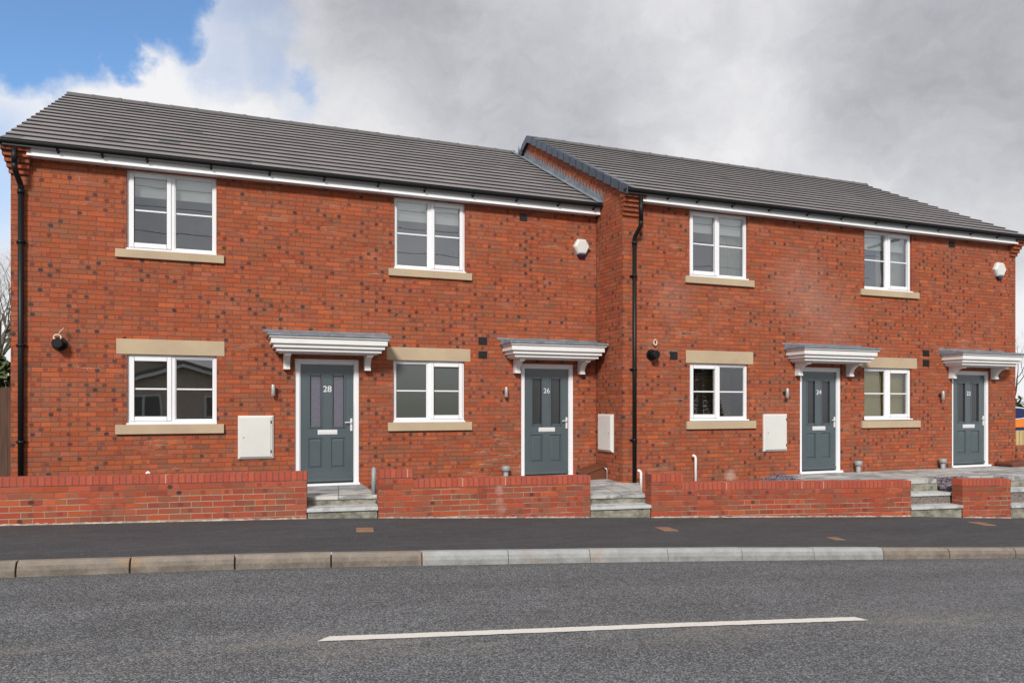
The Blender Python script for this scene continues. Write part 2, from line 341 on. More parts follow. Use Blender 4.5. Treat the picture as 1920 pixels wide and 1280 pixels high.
def asphalt(name, c0, c1, chip, wear=0, bumpd=.006, streak=0):
    def f(t):
        p = P(t); vo = t.node('ShaderNodeTexVoronoi'); t.put(vo.inputs['Vector'], p); vo.inputs['Scale'].default_value = chip
        r = t.sep(vo.outputs['Color'])[0]; b = t.mix(t.m('POWER', r, 1.6), c0, c1)
        dk = t.rng(vo.outputs['Distance'], .35, .75, 0, .75); b = t.mix(dk, b, (.045, .045, .048))
        big = t.noise(t.vm('MULTIPLY', p, (.5, 1.6, 1)), .9, 5, .6); b = t.vm('SCALE', b, t.rng(big, .3, .7, .84, 1.15))
        b = t.vm('SCALE', b, t.rng(t.noise(p, 7, 4, .65), .3, .7, .92, 1.09))
        if wear:
            x, y, _ = t.sep(p); d = t.m('ADD', t.m('MULTIPLY', x, sin(RA)), t.m('MULTIPLY', y, cos(RA)))
            nn = t.noise(t.vm('MULTIPLY', p, (.35, 1.5, 1)), 2.2, 5, .7)
            band = t.m('MULTIPLY', t.rng(t.m('ABSOLUTE', t.m('SUBTRACT', d, 5.12)), .05, .5, 1, 0, True), t.rng(nn, .42, .62))
            b = t.mix(t.m('MULTIPLY', band, .30), b, (.30, .27, .225))
            wp = t.m('ADD', t.rng(t.m('ABSOLUTE', t.m('SUBTRACT', d, 6.75)), .05, .34, 1, 0, True), t.rng(t.m('ABSOLUTE', t.m('SUBTRACT', d, 3.6)), .05, .34, 1, 0, True))
            b = t.vm('SCALE', b, t.m('SUBTRACT', 1, t.m('MULTIPLY', wp, t.rng(t.noise(p, .8, 3), .3, .7, .04, .13))))
            oil = t.rng(t.noise(t.vm('MULTIPLY', p, (1, 1.4, 1)), 1.15, 3, .6), .66, .74); b = t.vm('SCALE', b, t.m('SUBTRACT', 1, t.m('MULTIPLY', oil, .16)))
            gut = t.rng(d, 7.35, 7.68, 0, 1, True); b = t.mix(t.m('MULTIPLY', gut, t.rng(t.noise(p, 6, 4, .7), .3, .7, .1, .55)), b, (.085, .078, .066))
        if streak:
            x, y, _ = t.sep(p); sn = t.noise(t.vm('MULTIPLY', p, (1.2, 7, 1)), 2.2, 5, .7); b = t.vm('SCALE', b, t.rng(sn, .35, .68, .84, 1.22))
            tr = t.rng(t.m('ABSOLUTE', t.m('SUBTRACT', d_ := t.m('ADD', t.m('MULTIPLY', x, sin(RA)), t.m('MULTIPLY', y, cos(RA))), 8.92)), .006, .014, .45, 0); b = t.mix(t.m('MULTIPLY', tr, t.rng(t.noise(p, 3, 3), .4, .6)), b, (.02, .02, .021))
            sp = t.noise(p, 34, 1, .5); b = t.mix(t.rng(sp, .775, .80), b, (.35, .31, .27))
        return b
    def bm_(t):
        vo = t.node('ShaderNodeTexVoronoi'); t.put(vo.inputs['Vector'], P(t)); vo.inputs['Scale'].default_value = chip
        return t.m('SUBTRACT', 1, vo.outputs['Distance']), .8, bumpd
    return mat(name, f, .85, spec=.35, bump=bm_)
M['road'] = asphalt('road_asphalt', (.072, .074, .080), (.300, .304, .314), 84, wear=1, bumpd=.008)
M['path'] = asphalt('pavement_asphalt', (.044, .045, .049), (.090, .091, .097), 110, bumpd=.003, streak=1)
M['paint'] = mat('road_paint', lambda t: t.mix(t.rng(t.noise(P(t), 60, 4, .7), .57, .70), (.66, .625, .58), (.36, .34, .32)), .75, bump=lambda t: (t.noise(P(t), 90, 3), .3, .004))
def kerbmat(name, a, b, dirt):
    def f(t):
        p = P(t); c = t.mix(t.rng(t.noise(p, 6, 5, .65), .3, .7), a, b); c = t.vm('SCALE', c, t.rng(t.noise(p, 120, 2, .7), .3, .7, .84, 1.14))
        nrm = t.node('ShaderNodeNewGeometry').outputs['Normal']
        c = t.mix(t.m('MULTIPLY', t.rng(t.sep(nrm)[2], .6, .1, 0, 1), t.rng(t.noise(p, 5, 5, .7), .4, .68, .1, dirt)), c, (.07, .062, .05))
        return t.mix(t.m('MULTIPLY', t.rng(t.noise(p, 1.7, 3, .5), .64, .72), .5*dirt), c, (.34, .19, .09))
    return mat(name, f, .85, spec=.3, bump=lambda t: (t.noise(P(t), 90, 3), .3, .004))
M['fillet'] = mat('pale_mortar', lambda t: t.mix(t.rng(t.noise(P(t), 9, 4, .7), .35, .62), (.16, .10, .08), (.46, .38, .32)), .9)
M['kerbold'] = kerbmat('weathered_kerb', (.27, .225, .185), (.185, .155, .13), .8)
M['kerbnew'] = kerbmat('new_concrete_kerb', (.36, .37, .37), (.28, .285, .28), .5)
def paving(t, rot=RA, sx=.6, sy=.6):
    r = t.node('ShaderNodeVectorRotate', rotation_type='Z_AXIS'); t.put(r.inputs['Vector'], P(t)); r.inputs['Angle'].default_value = rot
    x, y, z = t.sep(r.outputs[0]); u = t.m('DIVIDE', x, sx); v = t.m('DIVIDE', y, sy); idv = t.comb(t.m('FLOOR', u), t.m('FLOOR', v), 0)
    a = t.mix(t.white(idv), (.30, .31, .31), (.56, .55, .51))
    n = t.noise(t.vm('MULTIPLY', r.outputs[0], (1, 2.8, 1)), 2.4, 5, .65, dist=.6); a = t.mix(t.rng(n, .48, .58, 0, .8), a, (.13, .135, .145))
    fu, fv = t.m('FRACT', u), t.m('FRACT', v)
    d = t.m('MINIMUM', t.m('MINIMUM', fu, t.m('SUBTRACT', 1, fu)), t.m('MINIMUM', fv, t.m('SUBTRACT', 1, fv)))
    return t.mix(t.rng(d, .008, .02, .8, 0), a, (.10, .10, .10))
M['paving'] = mat('riven_paving', paving, .7, bump=lambda t: (t.noise(P(t), 14, 4), .3, .01))
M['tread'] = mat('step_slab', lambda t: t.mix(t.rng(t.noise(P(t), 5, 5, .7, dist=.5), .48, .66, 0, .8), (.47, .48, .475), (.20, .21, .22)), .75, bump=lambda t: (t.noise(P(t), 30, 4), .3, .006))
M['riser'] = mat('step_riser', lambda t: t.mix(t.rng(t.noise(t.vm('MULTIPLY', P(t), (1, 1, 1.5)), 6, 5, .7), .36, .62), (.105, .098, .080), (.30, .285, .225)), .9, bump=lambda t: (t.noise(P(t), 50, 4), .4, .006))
M['slate'] = mat('slate_chippings', lambda t: t.mix(t.node('ShaderNodeObjectInfo').outputs['Random'] if 0 else t.white(t.vm('SCALE', t.vm('FLOOR', t.vm('SCALE', P(t), 28.)), 1.)), (.085, .065, .085), (.24, .20, .235)), .6)
M['soil'] = mat('garden_gravel', lambda t: t.mix(t.rng(t.noise(P(t), 40, 3, .7), .35, .65), (.08, .065, .06), (.22, .19, .17)), .95, bump=lambda t: (t.noise(P(t), 60, 3), .6, .02))
M['clay'] = mat('orange_cover', lambda t: t.mix(t.rng(t.noise(P(t), 18, 4, .7), .4, .65), (.28, .15, .09), (.20, .11, .07)), .8)
M['cabinet'] = mat('cream_cabinet', var((.64, .64, .61), .04, 3), .3, Coat_Weight=.3)
M['brown'] = mat('brown_meter_box', var((.135, .044, .022), .14, 5), .45)
M['pipe'] = mat('grey_pipe', var((.26, .28, .29), .1, 6), .5)
M['whitepipe'] = mat('white_pipe', (.78, .78, .77), .4)
M['fencebrown'] = mat('brown_fence', lambda t: t.mix(t.rng(t.noise(t.vm('MULTIPLY', P(t), (8, 8, .6)), 3, 4), .3, .7), (.060, .030, .020), (.105, .055, .036)), .85)
M['fencepale'] = mat('pale_timber', lambda t: t.mix(t.rng(t.noise(t.vm('MULTIPLY', P(t), (8, 8, .6)), 3, 4), .3, .7), (.42, .30, .13), (.58, .44, .22)), .8)
M['orange'] = mat('orange_board', (.80, .22, .02), .5)
M['navy'] = mat('navy_print', (.010, .018, .085), .5)
M['bark'] = mat('bark', lambda t: t.mix(t.rng(t.noise(P(t), 12, 4), .3, .7), (.085, .075, .058), (.17, .155, .13)), .9)
M['leaf'] = mat('hedge_leaf', lambda t: t.mix(t.rng(t.noise(P(t), 5, 3), .3, .7), (.030, .050, .014), (.085, .11, .032)), .7)
M['blue'] = mat('alarm_blue', (.006, .010, .06), .3)
M['copper'] = mat('pale_cable', (.60, .50, .38), .5)
M['bung'] = mat('bungalow_brick', var((.60, .49, .42), .2, 4), .9)
M['bungroof'] = mat('bungalow_roof', var((.20, .18, .165), .2, 3), .9)
M['bungdark'] = mat('bungalow_window', (.12, .125, .13), .1, spec=.8)
M['wire'] = mat('overhead_cable', (.02, .02, .02), .6)

# ---------------------------------------------------------------- ground: the road falls to the right
e = Vector((cos(RA), -sin(RA), 0)); nn_ = Vector((sin(RA), cos(RA), 0))
def interp(t, xs, ys):
    if t <= xs[0]: return ys[0]
    for i in range(len(xs)-1):
        if t <= xs[i+1]: k = (t-xs[i])/(xs[i+1]-xs[i]); return ys[i]+(ys[i+1]-ys[i])*k
    return ys[-1]
def g_road(t): return interp(t, [-120,-3.05,-1.93,-.99,-.07,.85,2.71,4.56,6.49,8.47,70,120], [-1.0,-1.588,-1.602,-1.616,-1.640,-1.670,-1.730,-1.798,-1.876,-1.955,-4.0,-4.6])
def g_kerb(t): return interp(t, [-120,-3.05,-1.93,-.99,-.07,.85,2.71,4.56,6.49,8.47,70,120], [-.87,-1.453,-1.473,-1.490,-1.508,-1.536,-1.597,-1.666,-1.750,-1.840,-3.88,-4.48])
def g_wall(t): return interp(t, [-120,-4.06,-.42,.53,3.61,4.5,9.16,10.19,11.17,70,120], [-.8,-1.476,-1.519,-1.545,-1.645,-1.677,-1.822,-1.875,-1.919,-3.8,-4.4])
DK, DG = 7.70, 10.257
def tdz(t, d, zrel): v = e*t+nn_*d; return (v.x, v.y, zrel+ZE)
def z_road(t, d): return g_road(t)+.01*min(DK-d, 2.6+(.0 if d > 5 else 0))-(.01*max(0, 2.6+0-(d-(-0.2))) if d < 2.4 else 0)
TS = [-120,-80,-50,-30,-20,-14,-10,-8,-6,-5,-4.06,-3.05,-2.5,-1.93,-1.4,-.99,-.42,-.07,.53,.85,1.5,2.1,2.71,3.2,3.61,4.1,4.56,5,5.5,6.0,6.49,7,7.6,8.47,9.16,9.7,10.19,11.17,13,16,20,28,40,70,120]
def sheet(name, ds, zf, m, kind='structure', ts=TS):
    b = MB()
    for i in range(len(ts)-1):
        for j in range(len(ds)-1):
            q = [(ts[i], ds[j]), (ts[i+1], ds[j]), (ts[i+1], ds[j+1]), (ts[i], ds[j+1])]
            b.face([tdz(t, d, zf(t, d)) for t, d in q], smooth=True)
    return tag(b.build(name, m), kind=kind)
sheet('road', [-2.5, 0, 2.4, 3.5, 5.1, 6.5, DK-.003], z_road, M['road'])
sheet('pavement', [DK+.122, 8.6, 9.5, DG, DG+.25], lambda t, d: g_kerb(t)+(g_wall(t)-g_kerb(t))*min(1, (d-DK)/(DG-DK)), M['path'])
def z_gar(t, d): return g_wall(t)-.02 if d < DG+.3 else max(g_wall(t), -1.47)-.03
sheet('front_garden_ground', [DG+.25, DG+.3, 13, 16, 22], z_gar, M['soil'])
grass = mat('rough_grass', lambda t: t.mix(t.rng(t.noise(P(t), 3, 5, .7), .3, .7), (.04, .065, .018), (.09, .10, .035)), .9)
sheet('ground', [22, 60, 150, 300], lambda t, d: max(g_wall(t), -1.47)-.03, grass)
sheet('far_verge', [-200, -60, -12, -4.2, -2.5], lambda t, d: g_road(t)+.10, grass)

# kerb stones, each one a thing
joints = [-2.921-1.0*k for k in range(9, 0, -1)]+[-2.921,-1.95,-.999,-.073,.854,1.78,2.707,3.638,4.57,5.522,6.487,7.454,8.47]+[8.47+1.0*k for k in range(1, 9)]
for i in range(len(joints)-1):
    a, b_ = joints[i], joints[i+1]; new = .8 < a < 6.4
    gap_ = .003 if new else .007
    prof = [(DK, -.12), (DK, .055), (DK+.012, .098), (DK+.034, 1), (DK+.120, 1), (DK+.120, -.12)]
    b = MB()
    j1, j2 = (random.uniform(-.003, .003) for _ in range(2))
    def fn(t, d, h):
        lo = g_road(t); hi = g_kerb(t)+.004+j1
        return tdz(t, d, (lo-.08) if h < 0 else (hi if h == 1 else lo+h))
    b.prism([(p[0], p[1]) for p in prof], 'x', a+gap_, b_-gap_, fn)
    o = b.build('kerb_stone', M['kerbnew' if new else 'kerbold'], bevel=.004 if new else .009)
    tag(o, 'new pale grey concrete kerb stone in the clean middle run of the kerb' if new else
        ('weathered brown kerb stone left of the new grey run' if a < 1 else 'weathered brown kerb stone right of the new grey run'), 'kerb stone', 'kerb stones along the road')
# thin mortar bed showing in the joints
b = MB()
for i in range(len(TS)-1):
    if TS[i] < -14 or TS[i+1] > 20: continue
    b.face([tdz(TS[i], DK+.042, g_road(TS[i])-.05), tdz(TS[i+1], DK+.042, g_road(TS[i+1])-.05), tdz(TS[i+1], DK+.042, g_kerb(TS[i+1])-.030), tdz(TS[i], DK+.042, g_kerb(TS[i])-.030)])
    b.face([tdz(TS[i], DK+.042, g_kerb(TS[i])-.030), tdz(TS[i+1], DK+.042, g_kerb(TS[i+1])-.030), tdz(TS[i+1], DK+.118, g_kerb(TS[i+1])-.030), tdz(TS[i], DK+.118, g_kerb(TS[i])-.030)])
tag(b.build('kerb_bed', mat('kerb_mortar', (.035, .032, .028), .95)), kind='structure')

# centre line
def marking(t0, t1, d0=5.190, d1=5.295, skew=.06):
    b = MB(); N = 90; rows = []
    for i in range(N+1):
        t = t0+(t1-t0)*i/N; r = lambda: random.uniform(-.004, .004)
        sk = 0
        lo, hi = (t, d0+r()), (t, d1+r())
        if i == 0: lo, hi = (t-.03, d0), (t+.05, d1)
        if i == N: lo, hi = (t+.03, d0), (t-.02, d1)
        rows.append((lo, hi))
    for A, B in zip(rows, rows[1:]):
        b.face([tdz(t, d, z_road(t, d)+.006) for t, d in (A[0], B[0], B[1], A[1])])
    return tag(b.build('road_marking', M['paint']), kind='structure')
marking(-.115, 4.20); marking(-10.5, -6.2); marking(10.2, 14.4)
# orange covers let into the pavement
def z_pave(t, d): return g_kerb(t)+(g_wall(t)-g_kerb(t))*min(1, (d-DK)/(DG-DK))
for t, d, sx, sy, ang, lab in ((.315, 9.24, .105, .15, .0, 'orange utility cover in the pavement in front of the steps to door 28'),
                       (4.30, 9.16, .105, .15, .0, 'orange utility cover in the pavement in front of the steps to door 26'),
                       (6.33, 8.38, .075, .09, .0, 'small rusty cover in the pavement, nearest to the kerb'),
                       (9.90, 9.61, .115, .16, .0, 'orange utility cover in the pavement in front of the steps to door 24')):
    b = MB(); q = [(-sx, -sy), (sx, -sy), (sx, sy), (-sx, sy)]
    top = [tdz(t+x, d+y, z_pave(t+x, d+y)+.008) for x, y in q]; bot = [tdz(t+x, d+y, z_pave(t+x, d+y)-.04) for x, y in q]
    b.face(top); b.face(bot[::-1])
    for i in range(4): b.face([bot[i], bot[(i+1) % 4], top[(i+1) % 4], top[i]])
    tag(b.build('utility_cover', M['clay'], bevel=.003), lab, 'cover', 'orange covers in the pavement')

# ---------------------------------------------------------------- garden walls and steps
def gbox(b, t0, t1, d0, d1, z0, z1, mi=0):
    f = lambda z: (z if callable(z) else (lambda t: z))
    b.box(t0, t1, d0, d1, 0, 1, fn=lambda t, d, h: tdz(t, d, f(z1)(t) if h else f(z0)(t)), mi=mi)
TH = .22
def gwall(name, label, segs, m, brickm):
    t0 = segs[0][0]; o = empty(name, tdz(t0, DG+.1, g_wall(t0)), label, 'garden wall', 'low brick garden walls')
    for k, (a, b_, top, cop) in enumerate(segs):
        ft = top if callable(top) else (lambda t, top=top: top)
        b = MB(); gbox(b, a, b_, DG, DG+TH, lambda t: g_wall(t)-.12, lambda t: ft(t)-.112); b.build('brickwork', brickm, o)
        ex = 0.004; b = MB()
        gbox(b, a-.002, b_+.004, DG-ex, DG+TH+ex, lambda t: ft(t)-.1118, ft); b.build('coping', m, o, bevel=.004)
    ta, tb = segs[0][0], segs[-1][1]; n = int((tb-ta)/.05); b = MB()
    for i in range(n):
        a, c = ta+(tb-ta)*i/n, ta+(tb-ta)*(i+1)/n; h = .010+.010*abs(sin(i*1.7))*abs(sin(i*.37))+random.uniform(0, .006); w_ = .010+random.uniform(0, .010)
        b.face([tdz(a, DG-w_, g_wall(a)-.004), tdz(c, DG-w_, g_wall(c)-.004), tdz(c, DG-.001, g_wall(c)+h), tdz(a, DG-.001, g_wall(a)+h)])
    b.build('mortar_fillet', M['fillet'], o)
    return o
t575, t715, t775, t1107, t1221, t1280, t1708, t1805, t1895 = -.417, .573, 1.012, 3.606, 4.568, 5.081, 9.163, 10.185, 11.17
gwall('garden_wall', 'long low red brick garden wall in front of the left window, running out of the picture', [(-11.5, t575, -.890, 1)], M['coping'], M['brickG'])
gwall('garden_wall', 'low brick garden wall with a raised left end between the steps to doors 28 and 26', [(t715-.04, t775, -.886, 1), (t775, t1107, -1.028, 1)], M['coping'], M['brickG'])
gwall('garden_wall', 'longest low brick wall, between the steps to doors 26 and 24, with a raised left end', [(t1221, t1280, lambda t: -1.040-.0157*(t-5.08), 1), (t1280, t1708, lambda t: -1.168-.0157*(t-5.08), 1)], M['coping'], M['brickG3'])
gwall('garden_wall', 'short block of brick garden wall between the two flights of steps at the right', [(t1805, t1895, lambda t: -1.231-.020*(t-10.19), 1)], M['coping'], M['brickG3'])
gwall('garden_wall', 'low brick garden wall beyond the last steps at the far right', [(t1895+1.15, t1895+4.5, lambda t: -1.31-.020*(t-12.3), 1)], M['coping'], M['brickG3'])

def fill(b, poly, z0, z1):
    b.prism(poly, 'z', z0+ZE, z1+ZE)
def steps(label, t0, t1, treads, last):
    """treads: (d_front, d_back, z_top); each tread is a slab on a riser"""
    zb = g_wall((t0+t1)/2); o = empty('front_steps', tdz((t0+t1)/2, DG+.1, zb), label, 'steps', 'flights of steps to the front doors')
    for i, (d0, d1, z, a, c) in enumerate(treads):
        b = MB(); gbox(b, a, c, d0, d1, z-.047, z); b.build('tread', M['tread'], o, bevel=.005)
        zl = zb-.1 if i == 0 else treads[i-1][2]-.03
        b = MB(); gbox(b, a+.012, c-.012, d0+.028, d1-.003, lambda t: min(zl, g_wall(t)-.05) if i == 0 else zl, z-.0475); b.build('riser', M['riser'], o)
    return o
def landing(name, label, poly, zf, th=.05, under=None):
    """paved landing: top follows zf(x, y)"""
    b = MB(); n = len(poly); T = [(x, y, zf(x, y)+ZE) for x, y in poly]; B = [(x, y, zf(x, y)-th+ZE) for x, y in poly]
    b.face(T); b.face(B[::-1])
    for i in range(n): b.face([B[i], B[(i+1) % n], T[(i+1) % n], T[i]])
    o = tag(b.build(name, M['paving'], bevel=.004), kind='structure')
    b = MB(); cx = sum(p[0] for p in poly)/n; cy = sum(p[1] for p in poly)/n
    q = [(x+(cx-x)*.03, y+(cy-y)*.03) for x, y in poly]
    T = [(x, y, zf(x, y)-th-.0005+ZE) for x, y in q]; B = [(x, y, -1.95+ZE) for x, y in q]
    b.face(T); b.face(B[::-1])
    for i in range(n): b.face([B[i], B[(i+1) % n], T[(i+1) % n], T[i]])
    tag(b.build(name+'_base', M['riser']), kind='structure')
    return o
def td(t, d): v = e*t+nn_*d; return (v.x, v.y)
DA, DB, SC = 11.904, 10.955, 6.206
# door 28
steps('concrete steps leading up to door 28, leftmost of the flights', t575, t715-.04, [(DG-.02, DG+.31, -1.385, t575+.002, t715-.043)], 0)
landing('path', '', [td(t575+.0, DG+.28), td(t715-.045, DG+.28), (1.98, DA), (.80, DA)], lambda x, y: -1.258)
# door 26
steps('concrete steps up to door 26, with a row of dark stains along the lower tread', t1107, t1221, [(DG-.02, DG+.31, -1.487, t1107+.003, t1221-.003)], 0)
landing('path', '', [td(t1107+.003, DG+.27), td(t1221+.06, DG+.27), td(t1221+.06, DG+.5), (SC+.30, DB-.03), (SC, DB-.03), (SC, DA), (4.55, DA), (4.55, 10.9), td(t1107-.4, DG+.33)], lambda x, y: -1.285-.062*max(0, (11.3-y)/1.2))
# doors 24 and 22
steps('higher flight of concrete steps with purple slate chippings beside it, below door 24', t1708, t1805, [(DG-.02, DG+.30, -1.665, t1708+.003, t1805-.004), (DG+.27, DG+.60, -1.487, t1708+.003, t1805+.25)], 0)
landing('path', '', [td(t1708-2.6, DG+.62), td(t1708-.0, DG+.58), td(10.21, DG+.56), td(10.21, DG+.82), td(t1895+.5, DG+.82), td(t1895+.5, DG+.6), td(t1895+1.3, DG+.6), (16.6, 9.6), (16.6, DB), (9.62, DB), (9.3, 10.2)], lambda x, y: -1.285+.004*(10.9-y), th=.075)
steps('concrete steps cut off by the right edge of the picture, below door 22', t1895, t1895+1.15, [(DG-.02, DG+.30, -1.70, t1895+.003, t1895+1.15), (DG+.27, DG+.63, -1.47, t1895+.003, t1895+1.15)], 0)

def chips(name, label, area, zf, n, size, m):
    b = MB(); rnd = random.Random(3)
    for i in range(n):
        x, y = area(rnd); z = zf(x, y, rnd)+ZE; s_ = size*rnd.uniform(.6, 1.3); R = Matrix.Rotation(rnd.uniform(0, 6.3), 3, 'Z') @ Matrix.Rotation(rnd.uniform(-.9, .9), 3, 'X')
        pts = [R @ Vector((s_*cos(a)*rnd.uniform(.6, 1), s_*.7*sin(a)*rnd.uniform(.6, 1), 0))+Vector((x, y, z)) for a in (0, 1.3, 2.6, 3.9, 5.2)]
        up = R @ Vector((0, 0, s_*.3)); q = [p+up for p in pts]
        b.face(pts[::-1]); b.face(q)
        for k in range(5): b.face([pts[k], pts[(k+1) % 5], q[(k+1) % 5], q[k]])
    o = b.build(name, m, weld=False); tag(o, label, 'chippings', kind='stuff'); return o
def areaS(r): t = r.uniform(10.22, 10.95); d = DG+r.uniform(.42, .80); return td(t, d)
chips('slate_chippings', 'purple slate chippings heaped behind the middle flight of steps', areaS, lambda x, y, r: -1.455+.16*max(0, min(1, ((x*sin(RA)+y*cos(RA))-DG-.42)/.36))+r.uniform(-.02, .02), 900, .028, M['slate'])
def areaB(r): return (r.uniform(8.7, 9.66), r.uniform(9.9, 10.93))
chips('slate_pile', 'low pile of dark slate chippings beside the threshold of door 24', areaB, lambda x, y, r: -1.44+.155*max(0, 1-abs(x-9.45)/.75)*max(0, min(1, (y-9.9)/.6))+r.uniform(-.02, .02), 1500, .032, M['slate'])

# ---------------------------------------------------------------- houses
def wall_grid(b, x0, x1, z0, z1, y, holes, depth=.10):
    xs = sorted({x0, x1, *[h[0] for h in holes], *[h[1] for h in holes]}); zs = sorted({z0, z1, *[h[2] for h in holes], *[h[3] for h in holes]})
    for i in range(len(xs)-1):
        for j in range(len(zs)-1):
            cx, cz = (xs[i]+xs[i+1])/2, (zs[j]+zs[j+1])/2
            if any(h[0] < cx < h[1] and h[2] < cz < h[3] for h in holes): continue
            b.face([(xs[i], y, zs[j]), (xs[i+1], y, zs[j]), (xs[i+1], y, zs[j+1]), (xs[i], y, zs[j+1])])
    for a, c, p, q in holes:
        for f in ([(a, y, p), (a, y, q), (a, y+depth, q), (a, y+depth, p)], [(c, y, p), (c, y+depth, p), (c, y+depth, q), (c, y, q)],
                  [(a, y, q), (c, y, q), (c, y+depth, q), (a, y+depth, q)], [(a, y, p), (a, y+depth, p), (c, y+depth, p), (c, y, p)]): b.face(f)

def frame(b, x0, x1, z0, z1, y0, y1, w, wb=None):
    """four-sided frame of square section, mitres ignored: rails butt between stiles"""
    wb = wb or w
    b.box(x0, x0+w, y0, y1, z0, z1); b.box(x1-w, x1, y0, y1, z0, z1); b.box(x0+w, x1-w, y0, y1, z1-w, z1); b.box(x0+w, x1-w, y0, y1, z0, z0+wb)

def window(house, x0, x1, z0, z1, y, side, gm, lab=None):
    """two-light window; side = which half is the opening casement"""
    z0 += ZE; z1 += ZE; yf = y+.045; mid = (x0+x1)/2
    b = MB(); frame(b, x0, x1, z0, z1, yf, yf+.07, .045, .05); b.box(mid-.03, mid+.03, yf-.002, yf+.07, z0+.05, z1-.045)
    f = b.build('window', M['upvc'], house, bevel=.004)
    if lab: f['label'] = lab
    b = MB(); b.box(x0-.004, x1+.004, y-.025, yf+.01, z0-.012, z0+.012); b.build('window_ledge', M['upvc'], f, bevel=.003)
    for s_, a, c in (('L', x0+.045, mid-.03), ('R', mid+.03, x1-.045)):
        if s_ == side:
            b = MB(); lo, hi = z0+.05, z1-.045
            frame(b, a-.012, c+.012, lo-.010, hi+.010, yf-.018, yf+.05, .058, .064)
            b.build('casement', M['upvc'], f, bevel=.005); g0, g1, h0, h1 = a+.046, c-.046, lo+.054, hi-.048; yg = yf+.004
        else:
            b = MB(); frame(b, a, c, z0+.05, z1-.045, yf+.012, yf+.05, .014)
            b.build('glazing_bead', M['upvc'], f, bevel=.003); g0, g1, h0, h1 = a+.014, c-.014, z0+.064, z1-.059; yg = yf+.018
        b = MB(); b.face([(g0, yg+.012, h0), (g1, yg+.012, h0), (g1, yg+.012, h1), (g0, yg+.012, h1)]); b.build('pane', gm, f, weld=False)
        b = MB(); zc = (h0+h1)/2+.005 if s_ != side else (h0+h1)/2+.0; zc = (z0+z1)/2+.005
        b.box(g0, g1, yg+.002, yg+.009, zc-.011, zc+.011); b.build('glazing_bar', M['upvc'], f)
    return f

def room(b, x0, x1, z0, z1, y, dep=2.6):
    """plastered room behind an opening, open towards the glass"""
    X0, X1, Z0, Z1 = x0-.5, x1+.5, z0-.55+ZE, z1+.12+ZE; ya, yb = y+.16, y+dep; hx0, hx1, hz0, hz1 = x0, x1, z0+ZE, z1+ZE
    b.box(X0, X1, ya, yb, Z0, Z1, skip='-y')
    b.box(X0, hx0, ya-.002, ya, Z0, Z1); b.box(hx1, X1, ya-.002, ya, Z0, Z1); b.box(hx0, hx1, ya-.002, ya, Z0, hz0); b.box(hx0, hx1, ya-.002, ya, hz1, Z1)
    for q in ((hx0-.003, hx0, hz0, hz1), (hx1, hx1+.003, hz0, hz1)): b.box(q[0], q[1], y+.115, ya-.002, q[2], q[3])
    b.box(hx0, hx1, y+.115, ya-.002, hz0-.003, hz0); b.box(hx0, hx1, y+.115, ya-.002, hz1, hz1+.003)

def slab(house, name, x0, x1, z0, z1, y, proj, m=None, slope=0):
    b = MB()
    b.box(x0, x1, y-proj, y+.09, z0+ZE, z1+ZE)
    return b.build(name, m or M['stone'], house, bevel=.006)

def text_mesh(txt, size, name, m, parent, cx, y, cz, depth=.004):
    cu = bpy.data.curves.new('tmp', 'FONT'); cu.body = txt; cu.size = size; cu.extrude = depth; cu.align_x = 'CENTER'; cu.align_y = 'CENTER'; cu.offset = size*.012 if txt == '28' else 0
    o = bpy.data.objects.new('tmp', cu); C.objects.link(o); dg = bpy.context.evaluated_depsgraph_get()
    me = bpy.data.meshes.new_from_object(o.evaluated_get(dg)); bpy.data.objects.remove(o); bpy.data.curves.remove(cu)
    me.transform(Matrix.Rotation(pi/2, 4, 'X')); me.materials.clear(); me.materials.append(m)
    q = bpy.data.objects.new(name, me); return link(q, (cx, y, cz), parent)

